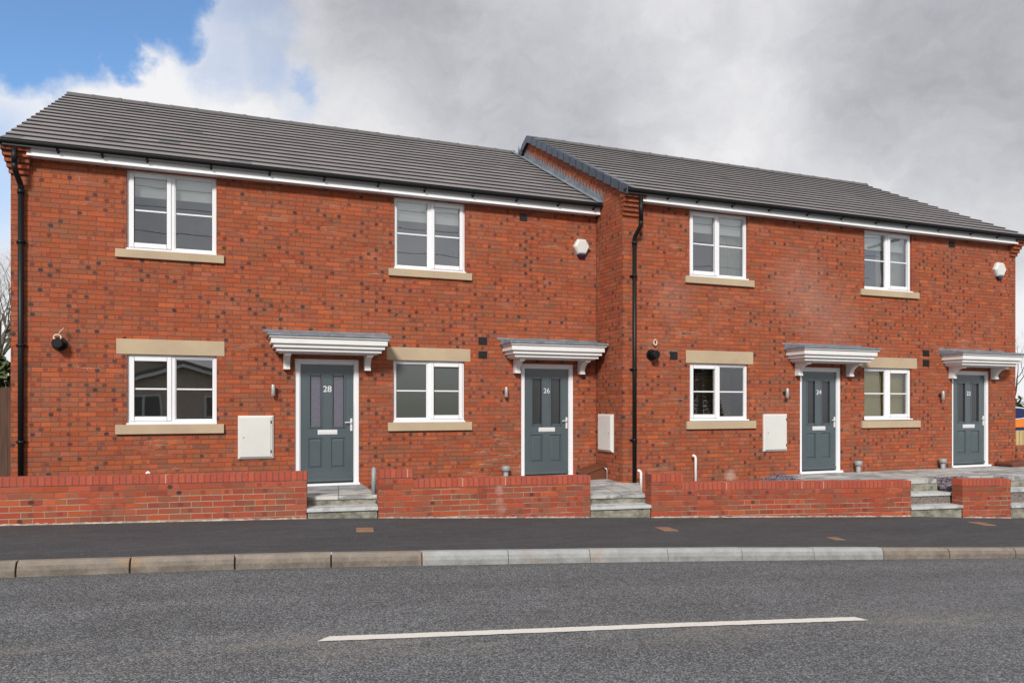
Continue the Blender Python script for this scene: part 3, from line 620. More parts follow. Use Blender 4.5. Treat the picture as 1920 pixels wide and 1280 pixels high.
def front_door(house, x0, x1, zb, zt, y, num, gm, lab):
    z0, z1 = zb+ZE, zt+ZE; yf = y+.03
    # leaf
    lx0, lx1, lz0, lz1 = x0+.088, x1-.080, z0+.045, z1-.085; W, Hh = lx1-lx0, lz1-lz0; yl = yf+.035
    holes = []
    gx = [(lx0+W*.175, lx0+W*.385), (lx0+W*.600, lx0+W*.815)]; gz = (lz0+Hh*.475, lz0+Hh*.905)
    b = MB()
    for a, c in gx: holes.append((a, c, gz[0], gz[1]))
    px = [(lx0+W*.15, lx0+W*.41), (lx0+W*.575, lx0+W*.84)]; pz = (lz0+Hh*.12, lz0+Hh*.375)
    for a, c in px: holes.append((a, c, pz[0], pz[1]))
    wall_grid(b, lx0, lx1, lz0, lz1, yl, holes, .018)
    b.box(lx0, lx1, yl+.03, yl+.05, lz0, lz1)
    for a, c in px:       # raised and fielded lower panels: recessed moat, sloping shoulders, raised field
        k = .038; yy = yl+.018; yz = yl+.003
        O = [(a, yy, pz[0]), (c, yy, pz[0]), (c, yy, pz[1]), (a, yy, pz[1])]; O2 = [(a+.014, yy, pz[0]+.014), (c-.014, yy, pz[0]+.014), (c-.014, yy, pz[1]-.014), (a+.014, yy, pz[1]-.014)]
        I = [(a+k, yz, pz[0]+k), (c-k, yz, pz[0]+k), (c-k, yz, pz[1]-k), (a+k, yz, pz[1]-k)]
        for i in range(4): b.face([O[i], O[(i+1) % 4], O2[(i+1) % 4], O2[i]]); b.face([O2[i], O2[(i+1) % 4], I[(i+1) % 4], I[i]])
        b.face(I)
    leaf = b.build('door', M['door'], house); leaf['label'] = lab
    for a, c in gx:
        b = MB(); b.box(a, c, yl+.014, yl+.020, gz[0], gz[1]); b.build('glass_panel', gm, leaf)
        b = MB(); frame(b, a-.024, c+.024, gz[0]-.024, gz[1]+.024, yl-.010, yl+.006, .026); b.build('glass_surround', M['door'], leaf, bevel=.006)
    b = MB(); b.box(lx0+W*.32, lx0+W*.69, yl-.008, yl+.002, lz0+Hh*.405, lz0+Hh*.445); 
    b.box(lx0+W*.335, lx0+W*.675, yl-.013, yl-.0085, lz0+Hh*.413, lz0+Hh*.437); b.build('letterbox', M['chrome'], leaf, bevel=.002)
    hx = lx1-.036; hz = lz0+Hh*.495
    b = MB(); b.box(hx-.017, hx+.017, yl-.012, yl+.002, hz-.115, hz+.085); b.tube([(hx, yl-.01, hz+.025), (hx, yl-.045, hz+.025), (hx-.03, yl-.052, hz+.026), (hx-.105, yl-.052, hz+.022)], .0085, 8)
    b.build('door_handle', M['chrome'], leaf, bevel=.002)
    text_mesh(num, .135 if num == '28' else .125, 'door_number', M['numeral'], leaf, (lx0+lx1)/2, yl-.006, lz0+Hh*.79)
    b = MB(); b.box(lx0+.004, lx1-.004, yl-.022, yl-.002, lz0+.012, lz0+.055); b.build('weather_bar', M['door'], leaf, bevel=.004)
    b = MB(); b.box(x0, x0+.072, yf, yf+.075, z0, z1); b.box(x1-.072, x1, yf, yf+.075, z0, z1); b.box(x0+.072, x1-.072, yf, yf+.075, z1-.075, z1)
    b.box(x0+.072, x0+.088, yf+.02, yf+.075, z0+.03, z1-.075); b.box(x1-.080, x1-.072, yf+.02, yf+.075, z0+.03, z1-.075)
    b.box(x0+.088, x1-.080, yf+.02, yf+.075, z1-.085, z1-.075)
    b.build('door_frame', M['upvc'], house, bevel=.004)
    b = MB(); b.box(x0-.01, x1+.01, y-.035, yf+.08, z0-.012, z0+.028); b.build('door_sill', M['upvc'], house, bevel=.004)

def canopy(house, cx, y):
    b = MB(); H = lambda v: v+ZE
    for hw, d, z0, z1 in ((.895, .505, 1.018, 1.046), (.868, .478, .930, 1.018), (.832, .442, .872, .930), (.788, .400, .820, .872), (.740, .355, .800, .820)):
        b.box(cx-hw, cx+hw, y-d, y+.0, H(z0)+.0004, H(z1))
    c = b.build('door_canopy', M['grp'], house, bevel=.007)
    # lead roof: thin lip, slopes up to the wall, turned up against the bricks
    b = MB(); hw, d = .918, .525
    F = [(cx-hw, y-d, H(1.0465)), (cx+hw, y-d, H(1.0465)), (cx+hw, y, H(1.0465)), (cx-hw, y, H(1.0465))]
    T = [(cx-hw, y-d, H(1.082)), (cx+hw, y-d, H(1.082)), (cx+hw-.03, y, H(1.150)), (cx-hw+.03, y, H(1.150))]
    for i in range(4): b.face([F[i], F[(i+1) % 4], T[(i+1) % 4], T[i]])
    b.face(T); b.face(F[::-1])
    n = 14; pts = [(cx-hw-.05, H(1.135))]+[(cx-hw-.05+(2*hw+.1)*k/n, H(1.172)+random.uniform(-.006, .006)) for k in range(n+1)]+[(cx+hw+.05, H(1.135))]
    b.prism(pts, 'y', y-.008, y-.001)
    b.build('lead_roof', M['lead'], c)
    for s_ in (-1, 1):
        xa = cx+s_*.62; hw2 = .048; N = 10
        prof = [(y, H(.80)), (y, H(.560)), (y-.115, H(.560)), (y-.115, H(.590)), (y-.10, H(.600))]
        for k in range(N+1):
            a = k/N*pi/2; prof.append((y-.10-.20*(1-cos(a)), H(.600)+.165*sin(a)))
        prof += [(y-.325, H(.765)), (y-.325, H(.80))]
        b = MB(); b.prism(prof, 'x', xa-hw2, xa+hw2); b.build('canopy_bracket', M['grp'], c, bevel=.003)
        bb = MB(); pr = [(p[0]-.006, p[1]) for p in prof[5:-2]]; pr2 = [(p[0]+.004, p[1]+.006) for p in prof[5:-2]]
        bb.prism(pr+pr2[::-1], 'x', xa-.018, xa+.018); bb.build('bracket_rib', M['grp'], c)
    return c

def air_vent(house, x0, x1, z0, z1, y):
    b = MB(); b.box(x0, x1, y-.008, y+.004, z0+ZE, z1+ZE)
    for k in range(6): zz = z0+ZE+(z1-z0)*(k+.5)/6; b.box(x0+.008, x1-.008, y-.014, y-.0085, zz-.006, zz+.004)
    b.build('air_vent', M['blackm'], house)
def cabinet(house, pl, a0, a1, z0, z1, y):
    """meter cabinet on plane 'y' (front wall) or 'x' (return wall facing left)"""
    z0 += ZE; z1 += ZE
    if pl == 'y': fn = lambda u, d, z: (u, y-d, z)
    else: fn = lambda u, d, z: (y-d, u, z)
    w_ = a1-a0
    b = MB(); O = [(a0, z0), (a1, z0), (a1, z1), (a0, z1)]; I = [(a0+.03, z0+.03), (a1-.03, z0+.03), (a1-.03, z1-.025), (a0+.03, z1-.025)]
    for i in range(4):
        j = (i+1) % 4
        b.face([fn(O[i][0], 0, O[i][1]), fn(O[j][0], 0, O[j][1]), fn(O[j][0], .022, O[j][1]), fn(O[i][0], .022, O[i][1])])
        b.face([fn(O[i][0], .022, O[i][1]), fn(O[j][0], .022, O[j][1]), fn(I[j][0], .048, I[j][1]), fn(I[i][0], .048, I[i][1])])
    b.face([fn(p[0], .048, p[1]) for p in I])
    c = b.build('meter_cabinet', M['cabinet'], house)
    b = MB(); b.box(a0+.034, a1-.048, .0485, .056, z0+.036, z1-.03, fn=fn); b.build('cabinet_door', M['cabinet'], c, bevel=.004)
    for zz in (z0+.09, z1-.12): b = MB(); b.box(a1-.046, a1-.034, .0485, .060, zz, zz+.045, fn=fn); b.build('hinge', M['blackm'], c)
    b = MB(); b.box(a0+.075, a0+.088, .0565, .060, (z0+z1)/2-.008, (z0+z1)/2+.005, fn=fn); b.build('lock', M['blackm'], c)
def wall_light(house, x, zc, y):
    zc += ZE; b = MB(); b.tube([(x, y-.0, zc), (x, y-.012, zc)], .035, 16); b.tube([(x, y-.01, zc), (x, y-.05, zc)], .011, 8)
    o = b.build('wall_light', M['blackm'], house)
    b = MB(); b.tube([(x, y-.085, zc-.082), (x, y-.085, zc+.082)], .031, 20); b.build('lamp_cylinder', M['steel'], o, bevel=.002)
    for za, zb2 in ((-.086, -.0825), (.0825, .086)): b = MB(); b.tube([(x, y-.085, zc+za), (x, y-.085, zc+zb2)], .025, 16); b.build('lamp_lens', M['cabinet'], o)
def flue(house, x, z, y):
    z += ZE; b = MB(); b.tube([(x, y, z), (x, y-.012, z)], .098, 28); b.tube([(x, y-.01, z), (x-.0, y-.16, z)], .062, 24)
    b.tube([(x, y-.10, z), (x, y-.115, z)], .074, 24); b.tube([(x, y-.16, z), (x, y-.185, z)], [.074, .060], 24)
    for k in range(8):
        a = k*pi/4; b.tube([(x+.05*cos(a), y-.115, z+.05*sin(a)), (x+.05*cos(a), y-.165, z+.05*sin(a))], .006, 5)
    b.build('boiler_flue', M['black'], house)
def cable_loop(house, x, z, y, rx, rz, tail):
    z += ZE; b = MB(); b.tube([(x+rx*cos(a*pi/8), y-.03+.008*sin(a), z+rz*sin(a*pi/8)) for a in range(16)], .012, 8, closed=True)
    if tail: b.tube([(x+.01, y-.02, z+rz), (x+.03, y-.012, z+rz+.05), (x+.075, y-.004, z+rz+.10)], .006, 6)
    b.build('cable_loop', M['copper'], house)
def alarm(house, x, z, y, r=.160):
    z += ZE; b = MB(); hexp = [(x+r*cos(k*pi/3), z+r*sin(k*pi/3)) for k in range(6)]
    b2 = [(x+(px-x)*.80, z+(pz-z)*.80) for px, pz in hexp]; n = 6
    for i in range(n):
        j = (i+1) % n; b.face([(hexp[i][0], y, hexp[i][1]), (hexp[j][0], y, hexp[j][1]), (hexp[j][0], y-.05, hexp[j][1]), (hexp[i][0], y-.05, hexp[i][1])])
        b.face([(hexp[i][0], y-.05, hexp[i][1]), (hexp[j][0], y-.05, hexp[j][1]), (b2[j][0], y-.085, b2[j][1]), (b2[i][0], y-.085, b2[i][1])])
    b.face([(p[0], y-.085, p[1]) for p in b2])
    o = b.build('alarm_box', M['cabinet'], house, bevel=.016, segs=4)
    b = MB(); b.box(x-.075, x+.075, y-.060, y-.002, z-r*.866-.050, z-r*.866+.004, fn=lambda X, Y, Z: (x+(X-x)*(.72 if Z < z-r*.866-.02 else 1), Y, Z)); b.build('alarm_lens', M['blue'], o, bevel=.006)

# roof
NC = 16
def roof(house, x0, x1, y, ze, yr, zr_, name='roof', back=True, m=None):
    """stepped courses of flat interlocking tiles; front slope and back slope"""
    H = lambda v: v+ZE; obj_ = None
    b = MB(); th = .037; run = yr-y; rise = zr_-ze
    for sgn in ((1, -1) if back else (1,)):
        for k in range(NC):
            a, c = k/NC, (k+1)/NC; jx = random.uniform(-.004, .004)
            cc = min(1, c+.03)
            ya, yb = (y+run*a, y+run*cc) if sgn == 1 else (2*yr-(y+run*a), 2*yr-(y+run*cc))
            za, zb_ = H(ze+rise*a), H(ze+rise*cc); nrm = rise/sqrt(run*run+rise*rise)
            la = za+th+.006; lb = zb_+.004; u0, u1 = x0/.295+.5*(k % 2), x1/.295+.5*(k % 2)
            uv = [(u0, k+.1), (u1, k+.1), (u1, k+.9), (u0, k+.9)]; X0, X1 = x0+jx, x1+jx
            b.face([(X0, ya, la), (X1, ya, la), (X1, yb, lb), (X0, yb, lb)], uv)                      # tile tops
            dy = .034*sgn
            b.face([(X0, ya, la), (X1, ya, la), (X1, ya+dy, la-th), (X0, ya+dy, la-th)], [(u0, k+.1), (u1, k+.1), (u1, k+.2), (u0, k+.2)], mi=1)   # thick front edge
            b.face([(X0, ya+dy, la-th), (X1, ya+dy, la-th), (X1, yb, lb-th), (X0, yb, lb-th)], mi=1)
            for X in (X0, X1): b.face([(X, ya, la), (X, ya+dy, la-th), (X, yb, lb-th), (X, yb, lb)])
    o = b.build(name, [M['tile'], M['tileedge_shade']], house, weld=False)
    # underlay closes the space below the tiles
    b = MB(); q = [(y+.03, H(ze)-.03), (yr, H(zr_)-.03), (2*yr-y-.03, H(ze)-.03), (2*yr-y-.03, H(ze)-.05), (yr, H(zr_)-.06), (y+.03, H(ze)-.05)]
    b.prism(q, 'x', x0+.02, x1-.02); b.build('roof_underlay', M['blackm'], house)
    L = .45; n = int(round((x1-x0)/L)); L = (x1-x0)/n
    for k in range(n):
        a = x0+k*L; N = 8; b = MB(); jz = random.uniform(-.003, .003)
        for (s0, s1, r) in ((a, a+L-.04, .112), (a+L-.045, a+L+.012, .119)):
            if k == n-1: s1 = min(s1, x1)
            po = [(yr+r*1.08*cos(pi*i/N), H(zr_)-.055+jz+r*.95*sin(pi*i/N)) for i in range(N+1)]; pi_ = [(yr+(r-.02)*1.08*cos(pi*i/N), H(zr_)-.055+jz+(r-.02)*.95*sin(pi*i/N)) for i in range(N+1)]
            b.prism(po+pi_[::-1], 'x', s0, s1)
        b.build('ridge_tile', M['ridge'], o)
    return o

def gutter(house, x0, x1, y, z):
    z += ZE; N = 10; r = .048; b = MB()
    po = [(y-r*cos(pi*i/N), z-r*.95*sin(pi*i/N)) for i in range(N+1)]; pi_ = [(y-(r-.006)*cos(pi*i/N), z-(r-.006)*.95*sin(pi*i/N)) for i in range(N+1)]
    b.prism([(y-r, z+.012)]+po+[(y+r, z+.012)]+[(y+r-.006, z+.012)]+pi_[::-1]+[(y-r+.006, z+.012)], 'x', x0, x1)
    for xx in (x0, x1): b.prism([(y-r+.002, z+.010)]+[(a, c) for a, c in po]+[(y+r-.002, z+.010)], 'x', xx-.004, xx+.004)
    return b.build('gutter', M['black'], house)
def gutter_bracket(g, x, y, z, yf, drop=.045):
    z += ZE; b = MB(); b.prism([(yf-.002, z-.045-drop), (yf-.002, z-.03), (y-.05, z-.045), (y-.03, z-.066), (yf-.03, z-.045-drop*.55)], 'x', x-.014, x+.014); b.build('gutter_bracket', M['black'], g)
def downpipe(house, x, y, yg, zg, zb, zbend, xg=None, clips=()):
    xg = x if xg is None else xg; b = MB(); r = .036; yw = y-.055
    b.tube([(xg, yg, zg+ZE-.04), (xg, yg, zbend+ZE+.17)], r, 16)
    b.tube([(xg, yg, zbend+ZE+.19), (xg, yg, zbend+ZE+.12), (xg+(x-xg)*.12, yg+(yw-yg)*.12, zbend+ZE+.085), (xg+(x-xg)*.88, yg+(yw-yg)*.88, zbend+ZE-.05), (x, yw, zbend+ZE-.085), (x, yw, zbend+ZE-.17)], r*1.0, 16)
    b.tube([(x, yw, zbend+ZE-.13), (x, yw, zb+ZE)], r, 16)
    for zz in (zbend-.13, ): b.tube([(x, yw, zz+ZE), (x, yw, zz+ZE-.06)], r*1.22, 16)
    o = b.build('downpipe', M['black'], house)
    for zz in clips:
        b = MB(); b.tube([(x, yw, zz+ZE-.02), (x, yw, zz+ZE+.02)], r*1.2, 16); b.box(x-.065, x+.065, y-.03, y-.002, zz+ZE-.014, zz+ZE+.014); b.build('pipe_clip', M['black'], o)
def corbel(house, x0, x1, y, ztop, out, m, side):
    """brick courses stepping out under the eaves at a gable corner"""
    b = MB(); n = 5; h = .0695; zt = ztop+ZE
    for k in range(n):
        s_ = (n-k)/n; z1 = zt-k*h; f = .185*s_ if k else .195; sd_ = out*s_
        a, c = (x0-sd_, x1+.012*(n-k)) if side == 'L' else (x0-.012*(n-k), x1+sd_)
        b.box(a, c, y-f, y-.0005 if False else y+.001*k-.0005, z1-h+.004, z1)
        b.box(a+.003, c-.003, y-f+.003, y-.001, z1-h, z1-h+.004)
    b.build('corbel', m, house)

DEP = 4.15
def shell(house, x0, x1, y, holes, ze, zr_, brickm, ztop, left_gable=True):
    b = MB(); wall_grid(b, x0, x1, ZE-2.0, ZE+ztop, y, [(h[0], h[1], h[2]+ZE, h[3]+ZE) for h in holes])
    yr = y+DEP; y2 = y+2*DEP+.0; zw = ze+.02
    for X, s_ in ((x0, 1), (x1, -1)):
        b.face([(X, y, ZE-2.0), (X, y2, ZE-2.0), (X, y2, ZE+ze+.1), (X, yr, ZE+zr_-.03), (X, y, ZE+ze+.1)][::s_])
    b.face([(x0, y2, ZE-2.0), (x1, y2, ZE-2.0), (x1, y2, ZE+ztop), (x0, y2, ZE+ztop)])
    w_ = b.build('wall', brickm, house, weld=False); return w_

# ---- left pair
HA = empty('brick_house', (-2.821, DA, ZE-1.50), 'left half of the brick terrace, with doors 28 and 26', 'house')
K_ = 1.0045
GW = lambda x: (x, (x+1.2)*K_)
winA = {'g1': (-1.396, -.192, -.262, .745), 'g2': (*GW(2.487), -.262, .745), 'u1': (-1.400, -.196, 2.266, 3.415), 'u2': (*GW(2.4995), 2.250, 3.415)}
dA = {'28': (.940, 1.932, -1.257, .737), '26': (4.732, 5.748, -1.262, .737)}
holesA = [(v[0], v[1], v[2], v[3]) for v in winA.values()]+[(v[0], v[1], v[2], v[3]) for v in dA.values()]
EA, RAZ = 3.560, 5.905
shell(HA, -2.821, SC-.01, DA, holesA, EA, RAZ, M['brickA'], 3.425)
window(HA, *winA['g1'], DA, 'L', M['glass']); window(HA, *winA['u1'], DA, 'L', M['glass'])
window(HA, *winA['g2'], DA, 'R', M['frost'], 'two-light window of frosted glass'); window(HA, *winA['u2'], DA, 'R', M['glass'])
slab(HA, 'lintel', -1.532, -.082, .745, .966, DA, .006); slab(HA, 'lintel', 2.377, 3.806, .745, .958, DA, .006)
slab(HA, 'window_sill', -1.542, -.089, -.412, -.275, DA, .045); slab(HA, 'window_sill', 2.394, 3.825, -.412, -.275, DA, .045)
slab(HA, 'window_sill', -1.542, -.089, 2.135, 2.254, DA, .045); slab(HA, 'window_sill', 2.403, 3.825, 2.118, 2.238, DA, .045)
front_door(HA, *dA['28'], DA, '28', M['obscure'], 'grey panelled front door numbered 28 with pale glass'); front_door(HA, *dA['26'], DA, '26', M['obscure2'], 'grey panelled front door numbered 26')
canopy(HA, 1.432, DA); canopy(HA, 5.252, DA)
for q in ((3.949, 4.103, 1.042, 1.170), (3.949, 4.103, .806, .930), (4.702, 4.842, 3.220, 3.347)): air_vent(HA, *q, DA)
cabinet(HA, 'y', .107, .623, -.812, -.151, DA)
wall_light(HA, .612, .237, DA); wall_light(HA, 4.425, .233, DA)
flue(HA, -2.235, .865, DA); cable_loop(HA, -2.235, .945, DA-.13, .045, .034, True)
alarm(HA, 5.885, 2.845, DA)
b = MB(); ovf = .15
b.box(-2.60, SC-.012, DA-ovf-.018, DA-ovf, ZE+3.418, ZE+3.575); b.build('fascia', M['fascia'], HA, bevel=.003)
b = MB(); b.box(-2.60, SC-.012, DA-ovf, DA+.02, ZE+3.426, ZE+3.436); b.build('soffit', M['fascia'], HA)
gA = gutter(HA, -2.90, SC-.015, DA-ovf-.065, 3.572)
for x in (-2.221, -1.68, -1.11, -.265, .554, 1.36, 2.201, 2.962, 3.786, 4.574, 5.357, 6.047): gutter_bracket(gA, x, DA-ovf-.065, 3.572, DA-ovf-.018)
downpipe(HA, -2.690, DA, DA-ovf-.075, 3.52, -1.46, 3.10, xg=-2.725, clips=(2.25, .83, -.50))
corbel(HA, -2.821, -2.615, DA, 3.535, .085, M['brickA'], 'L')
roofA = roof(HA, -2.885, SC-.004, DA-.265, EA, DA+DEP, RAZ)

# ---- right pair
HB = empty('brick_house', (SC, DB, ZE-1.60), 'right half of the brick terrace, standing forward, with doors 24 and 22', 'house')
winB = {'g3': (7.550, 8.805, -.258, .750), 'g4': (*GW(11.577), -.270, .742), 'u3': (7.544, 8.795, 2.285, 3.445), 'u4': (*GW(11.581), 2.285, 3.445)}
dB = {'24': (9.993, 11.000, -1.270, .730), '22': (13.965, 15.075, -1.270, .730)}
holesB = [tuple(v) for v in winB.values()]+[tuple(v) for v in dB.values()]
EB, RBZ = 3.585, 5.930
shell(HB, SC, 15.872, DB, holesB, EB, RBZ, M['brickB'], 3.455)
window(HB, *winB['g3'], DB, 'L', M['glass2']); window(HB, *winB['u3'], DB, 'L', M['glass'])
window(HB, *winB['g4'], DB, 'R', M['glass2']); window(HB, *winB['u4'], DB, 'R', M['glass'])
slab(HB, 'lintel', 7.468, 8.913, .752, .976, DB, .006); slab(HB, 'lintel', 11.475, 12.972, .744, .955, DB, .006)
slab(HB, 'window_sill', 7.468, 8.950, -.412, -.275, DB, .045); slab(HB, 'window_sill', 11.488, 13.030, -.435, -.296, DB, .045)
slab(HB, 'window_sill', 7.446, 8.913, 2.155, 2.275, DB, .045); slab(HB, 'window_sill', 11.461, 13.000, 2.155, 2.275, DB, .045)
front_door(HB, *dB['24'], DB, '24', M['obscure2'], 'grey panelled front door numbered 24'); front_door(HB, *dB['22'], DB, '22', M['obscure2'], 'grey panelled front door numbered 22')
canopy(HB, 10.535, DB); canopy(HB, 14.530, DB)
for q in ((7.140, 7.292, .804, .940), (13.134, 13.312, 1.004, 1.130), (13.134, 13.312, .798, .935), (13.870, 14.039, 3.280, 3.410)): air_vent(HB, *q, DB)
cabinet(HB, 'y', 9.129, 9.668, -.841, -.154, DB); cabinet(HB, 'x', 11.260, 11.792, -.810, -.148, SC)
wall_light(HB, 9.62, .232, DB); wall_light(HB, 13.60, .212, DB)
flue(HB, 6.765, .870, DB); cable_loop(HB, 6.83, 1.085, DB, .030, .05, False)
alarm(HB, 15.33, 2.90, DB, .175)
b = MB(); b.box(6.50, 15.72, DB-ovf-.018, DB-ovf, ZE+3.448, ZE+3.605); b.build('fascia', M['fascia'], HB, bevel=.003)
b = MB(); b.box(6.50, 15.72, DB-ovf, DB+.02, ZE+3.456, ZE+3.466); b.build('soffit', M['fascia'], HB)
gB = gutter(HB, 6.13, 15.98, DB-ovf-.065, 3.602)
for x in (6.978, 7.573, 8.315, 9.123, 9.994, 10.814, 11.683, 12.493, 13.351, 14.261, 15.051): gutter_bracket(gB, x, DB-ovf-.065, 3.602, DB-ovf-.018)
downpipe(HB, 6.405, DB, DB-ovf-.075, 3.55, -1.42, 2.92, clips=(2.20, .62, -.58), xg=6.43)
corbel(HB, SC, 6.50, DB, 3.565, .055, M['brickB'], 'L'); corbel(HB, 15.70, 15.872, DB, 3.565, .07, M['brickB'], 'R')
roofB = roof(HB, SC-.055, 15.985, DB-.265, EB, DB+DEP, RBZ)
# dry verge caps up the exposed gable edge
run, rise = DEP+.265, RBZ-EB
for sgn in (1, -1):
    for k in range(NC):
        a, c = k/NC, (k+1.06)/NC; b = MB(); y0 = DB-.285
        Y = (lambda q: y0+run*q) if sgn == 1 else (lambda q: 2*(DB+DEP)-(y0+run*q))
        ya, yc = Y(a), Y(c); za, zc = ZE+EB+rise*a, ZE+EB+rise*c; X0, X1 = SC-.075, SC+.055
        sec = [(X0, -.105), (X0, .050), (X1, .050), (X1, .034), (X0+.014, .034), (X0+.014, -.105)]
        pa = [(x, ya, za+h+.026) for x, h in sec]; pc = [(x, yc, zc+h-.004) for x, h in sec]
        for i in range(6): b.face([pa[i], pa[(i+1) % 6], pc[(i+1) % 6], pc[i]])
        b.face(pa[::-1]); b.face(pc); b.build('verge_cap', M['verge'], roofB)
# stepped lead flashing where the lower roof meets the gable
b = MB(); yA0 = DA-.265; runA, riseA = DEP+.265, RAZ-EA; N = 34; X = SC-.004
top = []
for k in range(N-2):
    q0, q1 = k/N, (k+1)/N; zb0 = ZE+EA+riseA*q0; zb1 = ZE+EA+riseA*q1
    top += [(yA0+runA*q0, zb0+.135), (yA0+runA*(q0*.35+q1*.65), zb0+.29), (yA0+runA*q1-.004, zb1+.125)]
poly = [(yA0, ZE+EA+.02)]+top+[(yA0+runA, ZE+RAZ+.02)]
for i in range(len(top)-1):
    y0_, z0_ = top[i]; y1_, z1_ = top[i+1]; g = lambda yy: ZE+EA+riseA*(yy-yA0)/runA+.02
    b.face([(X, y0_, g(y0_)), (X, y1_, g(y1_)), (X, y1_, z1_), (X, y0_, z0_)])
b.face([(X-.002, yA0, ZE+EA+.060), (X-.002, yA0+runA, ZE+RAZ+.060), (X-.115, yA0+runA, ZE+RAZ+.054), (X-.115, yA0, ZE+EA+.054)])
b.build('lead_flashing', M['lead'], HB)

# rooms behind the glass
b = MB()
for v in winA.values(): room(b, *v, DA)
b.build('room_lining', M['plaster'], HA, weld=False)
b = MB()
for v in winB.values(): room(b, *v, DB)
b.build('room_lining', M['plaster'], HB, weld=False)

# blinds and curtains hang inside: things of their own
def blind(x0, x1, z0, z1, y, m, label, name='roller_blind'):
    b = MB(); b.box(x0, x1, y+.175, y+.179, z0+ZE, z1+ZE)
    b.tube([(x0, y+.185, z1+ZE), (x1, y+.185, z1+ZE)], .022, 12); b.box(x0+.004, x1-.004, y+.170, y+.184, z0+ZE-.014, z0+ZE)
    tag(b.build(name, m), label, 'blind', 'roller blinds behind the windows')
for v, y, lab in ((winA['u1'], DA, 'white roller blind pulled a third down behind the upstairs window above the leftmost window'),
                  (winA['u2'], DA, 'white roller blind a third down behind the upstairs window nearest door 26'),
                  (winB['u3'], DB, 'white roller blind above the curtain in the first upstairs window right of the gable'),
                  (winB['u4'], DB, 'white roller blind in the rightmost upstairs window')):
    blind(v[0]+.03, v[1]-.03, v[3]-.33, v[3]-.03, y, M['blind'], lab)
v = winB['g4']; blind(v[0]+.02, v[1]-.02, v[2]+.02, v[3]-.02, DB, M['cream'], 'cream roller blind fully drawn behind the window between doors 24 and 22')
v = winB['g3']; b = MB()
for k in range(22):
    zz = v[2]+ZE+.05+k*.038; b.box(v[0]+.03, v[1]-.25, DB+.19, DB+.215, zz, zz+.004, fn=lambda X_, Y_, Z_: (X_, Y_, Z_+(Y_-DB-.19)*.5))
for xx in (v[0]+.2, v[1]-.5): b.box(xx, xx+.006, DB+.20, DB+.203, v[2]+ZE+.03, v[3]+ZE-.03)
tag(b.build('venetian_blind', M['darkslat'], weld=False), 'brown slatted blind behind the window left of the white cabinet by door 24', 'blind')
def curtain(x0, x1, z0, z1, y, lab, lean=.0):
    b = MB(); N = 60; H_ = 6
    def pt(i, j):
        s_ = i/N; h = j/H_; xa = x0+lean*(1-h)*(h); xx = xa+(x1-xa)*s_
        return (xx, y+.26+.022*sin(s_*44+sin(h*2)*.6)+.010*sin(s_*17), z0+ZE+(z1-z0)*h)
    for i in range(N):
        for j in range(H_): b.face([pt(i, j), pt(i+1, j), pt(i+1, j+1), pt(i, j+1)], smooth=True)
    tag(b.build('curtain', M['curtain']), lab, 'curtain', 'curtains behind the upstairs windows')
v = winB['u3']; curtain(v[0]+.68, v[1]+.05, v[2]-.2, v[3]-.05, DB, 'pale green curtain in the first upstairs window right of the gable', .12)
v = winB['u4']; curtain(v[0]+.60, v[1]+.05, v[2]-.2, v[3]-.05, DB, 'grey white curtain in the rightmost upstairs window', -.08)

# ---------------------------------------------------------------- small things by the walls
def vent_pipe(x, y, zb, zt, lab):
    b = MB(); b.tube([(x, y, zb+ZE-.1), (x, y, zt+ZE-.06)], .043, 16)
    o = b.build('drain_vent', M['pipe']); tag(o, lab, 'vent pipe', 'capped grey vent pipes')
    b = MB(); b.tube([(x, y, zt+ZE-.088), (x, y, zt+ZE-.075), (x, y, zt+ZE-.008), (x, y, zt+ZE)], [.062, .072, .072, .060], 20); b.build('vent_cap', M['pipe'], o)
vent_pipe(4.405, DA-.12, -1.4, -1.030, 'grey capped vent pipe standing left of door 26 behind the garden wall')
vent_pipe(11.30, DB-.12, -1.33, -1.060, 'grey capped vent pipe standing just right of door 24')
vent_pipe(13.55, DB-.12, -1.33, -1.075, 'grey capped vent pipe standing just left of door 22')
def bent_pipe(x, y, z0, z1, lab, r=.022):
    b = MB(); b.tube([(x, y, z0+ZE), (x, y, z1+ZE-.05), (x-.008, y+.002, z1+ZE-.018), (x-.03, y+.008, z1+ZE), (x-.055, y+.02, z1+ZE)], r, 12)
    tag(b.build('overflow_pipe', M['whitepipe']), lab, 'pipe', 'bent white overflow pipes')
bent_pipe(7.60, DB-.10, -1.5, -.872, 'taller white bent pipe standing below the window left of door 24')
bent_pipe(6.42, DB-.24, -1.5, -1.085, 'short white bent pipe at the foot of the black downpipe')
b = MB(); p = td(t715-.085, DG+.36)
b.tube([(p[0], p[1], ZE-1.30), (p[0], p[1], ZE-.905)], .032, 14); b.tube([(p[0], p[1], ZE-.905), (p[0], p[1], ZE-.885), (p[0], p[1], ZE-.87)], [.032, .026, .008], 14)
tag(b.build('grey_post', M['pipe']), 'short grey post at the top of the steps to door 28', 'post')
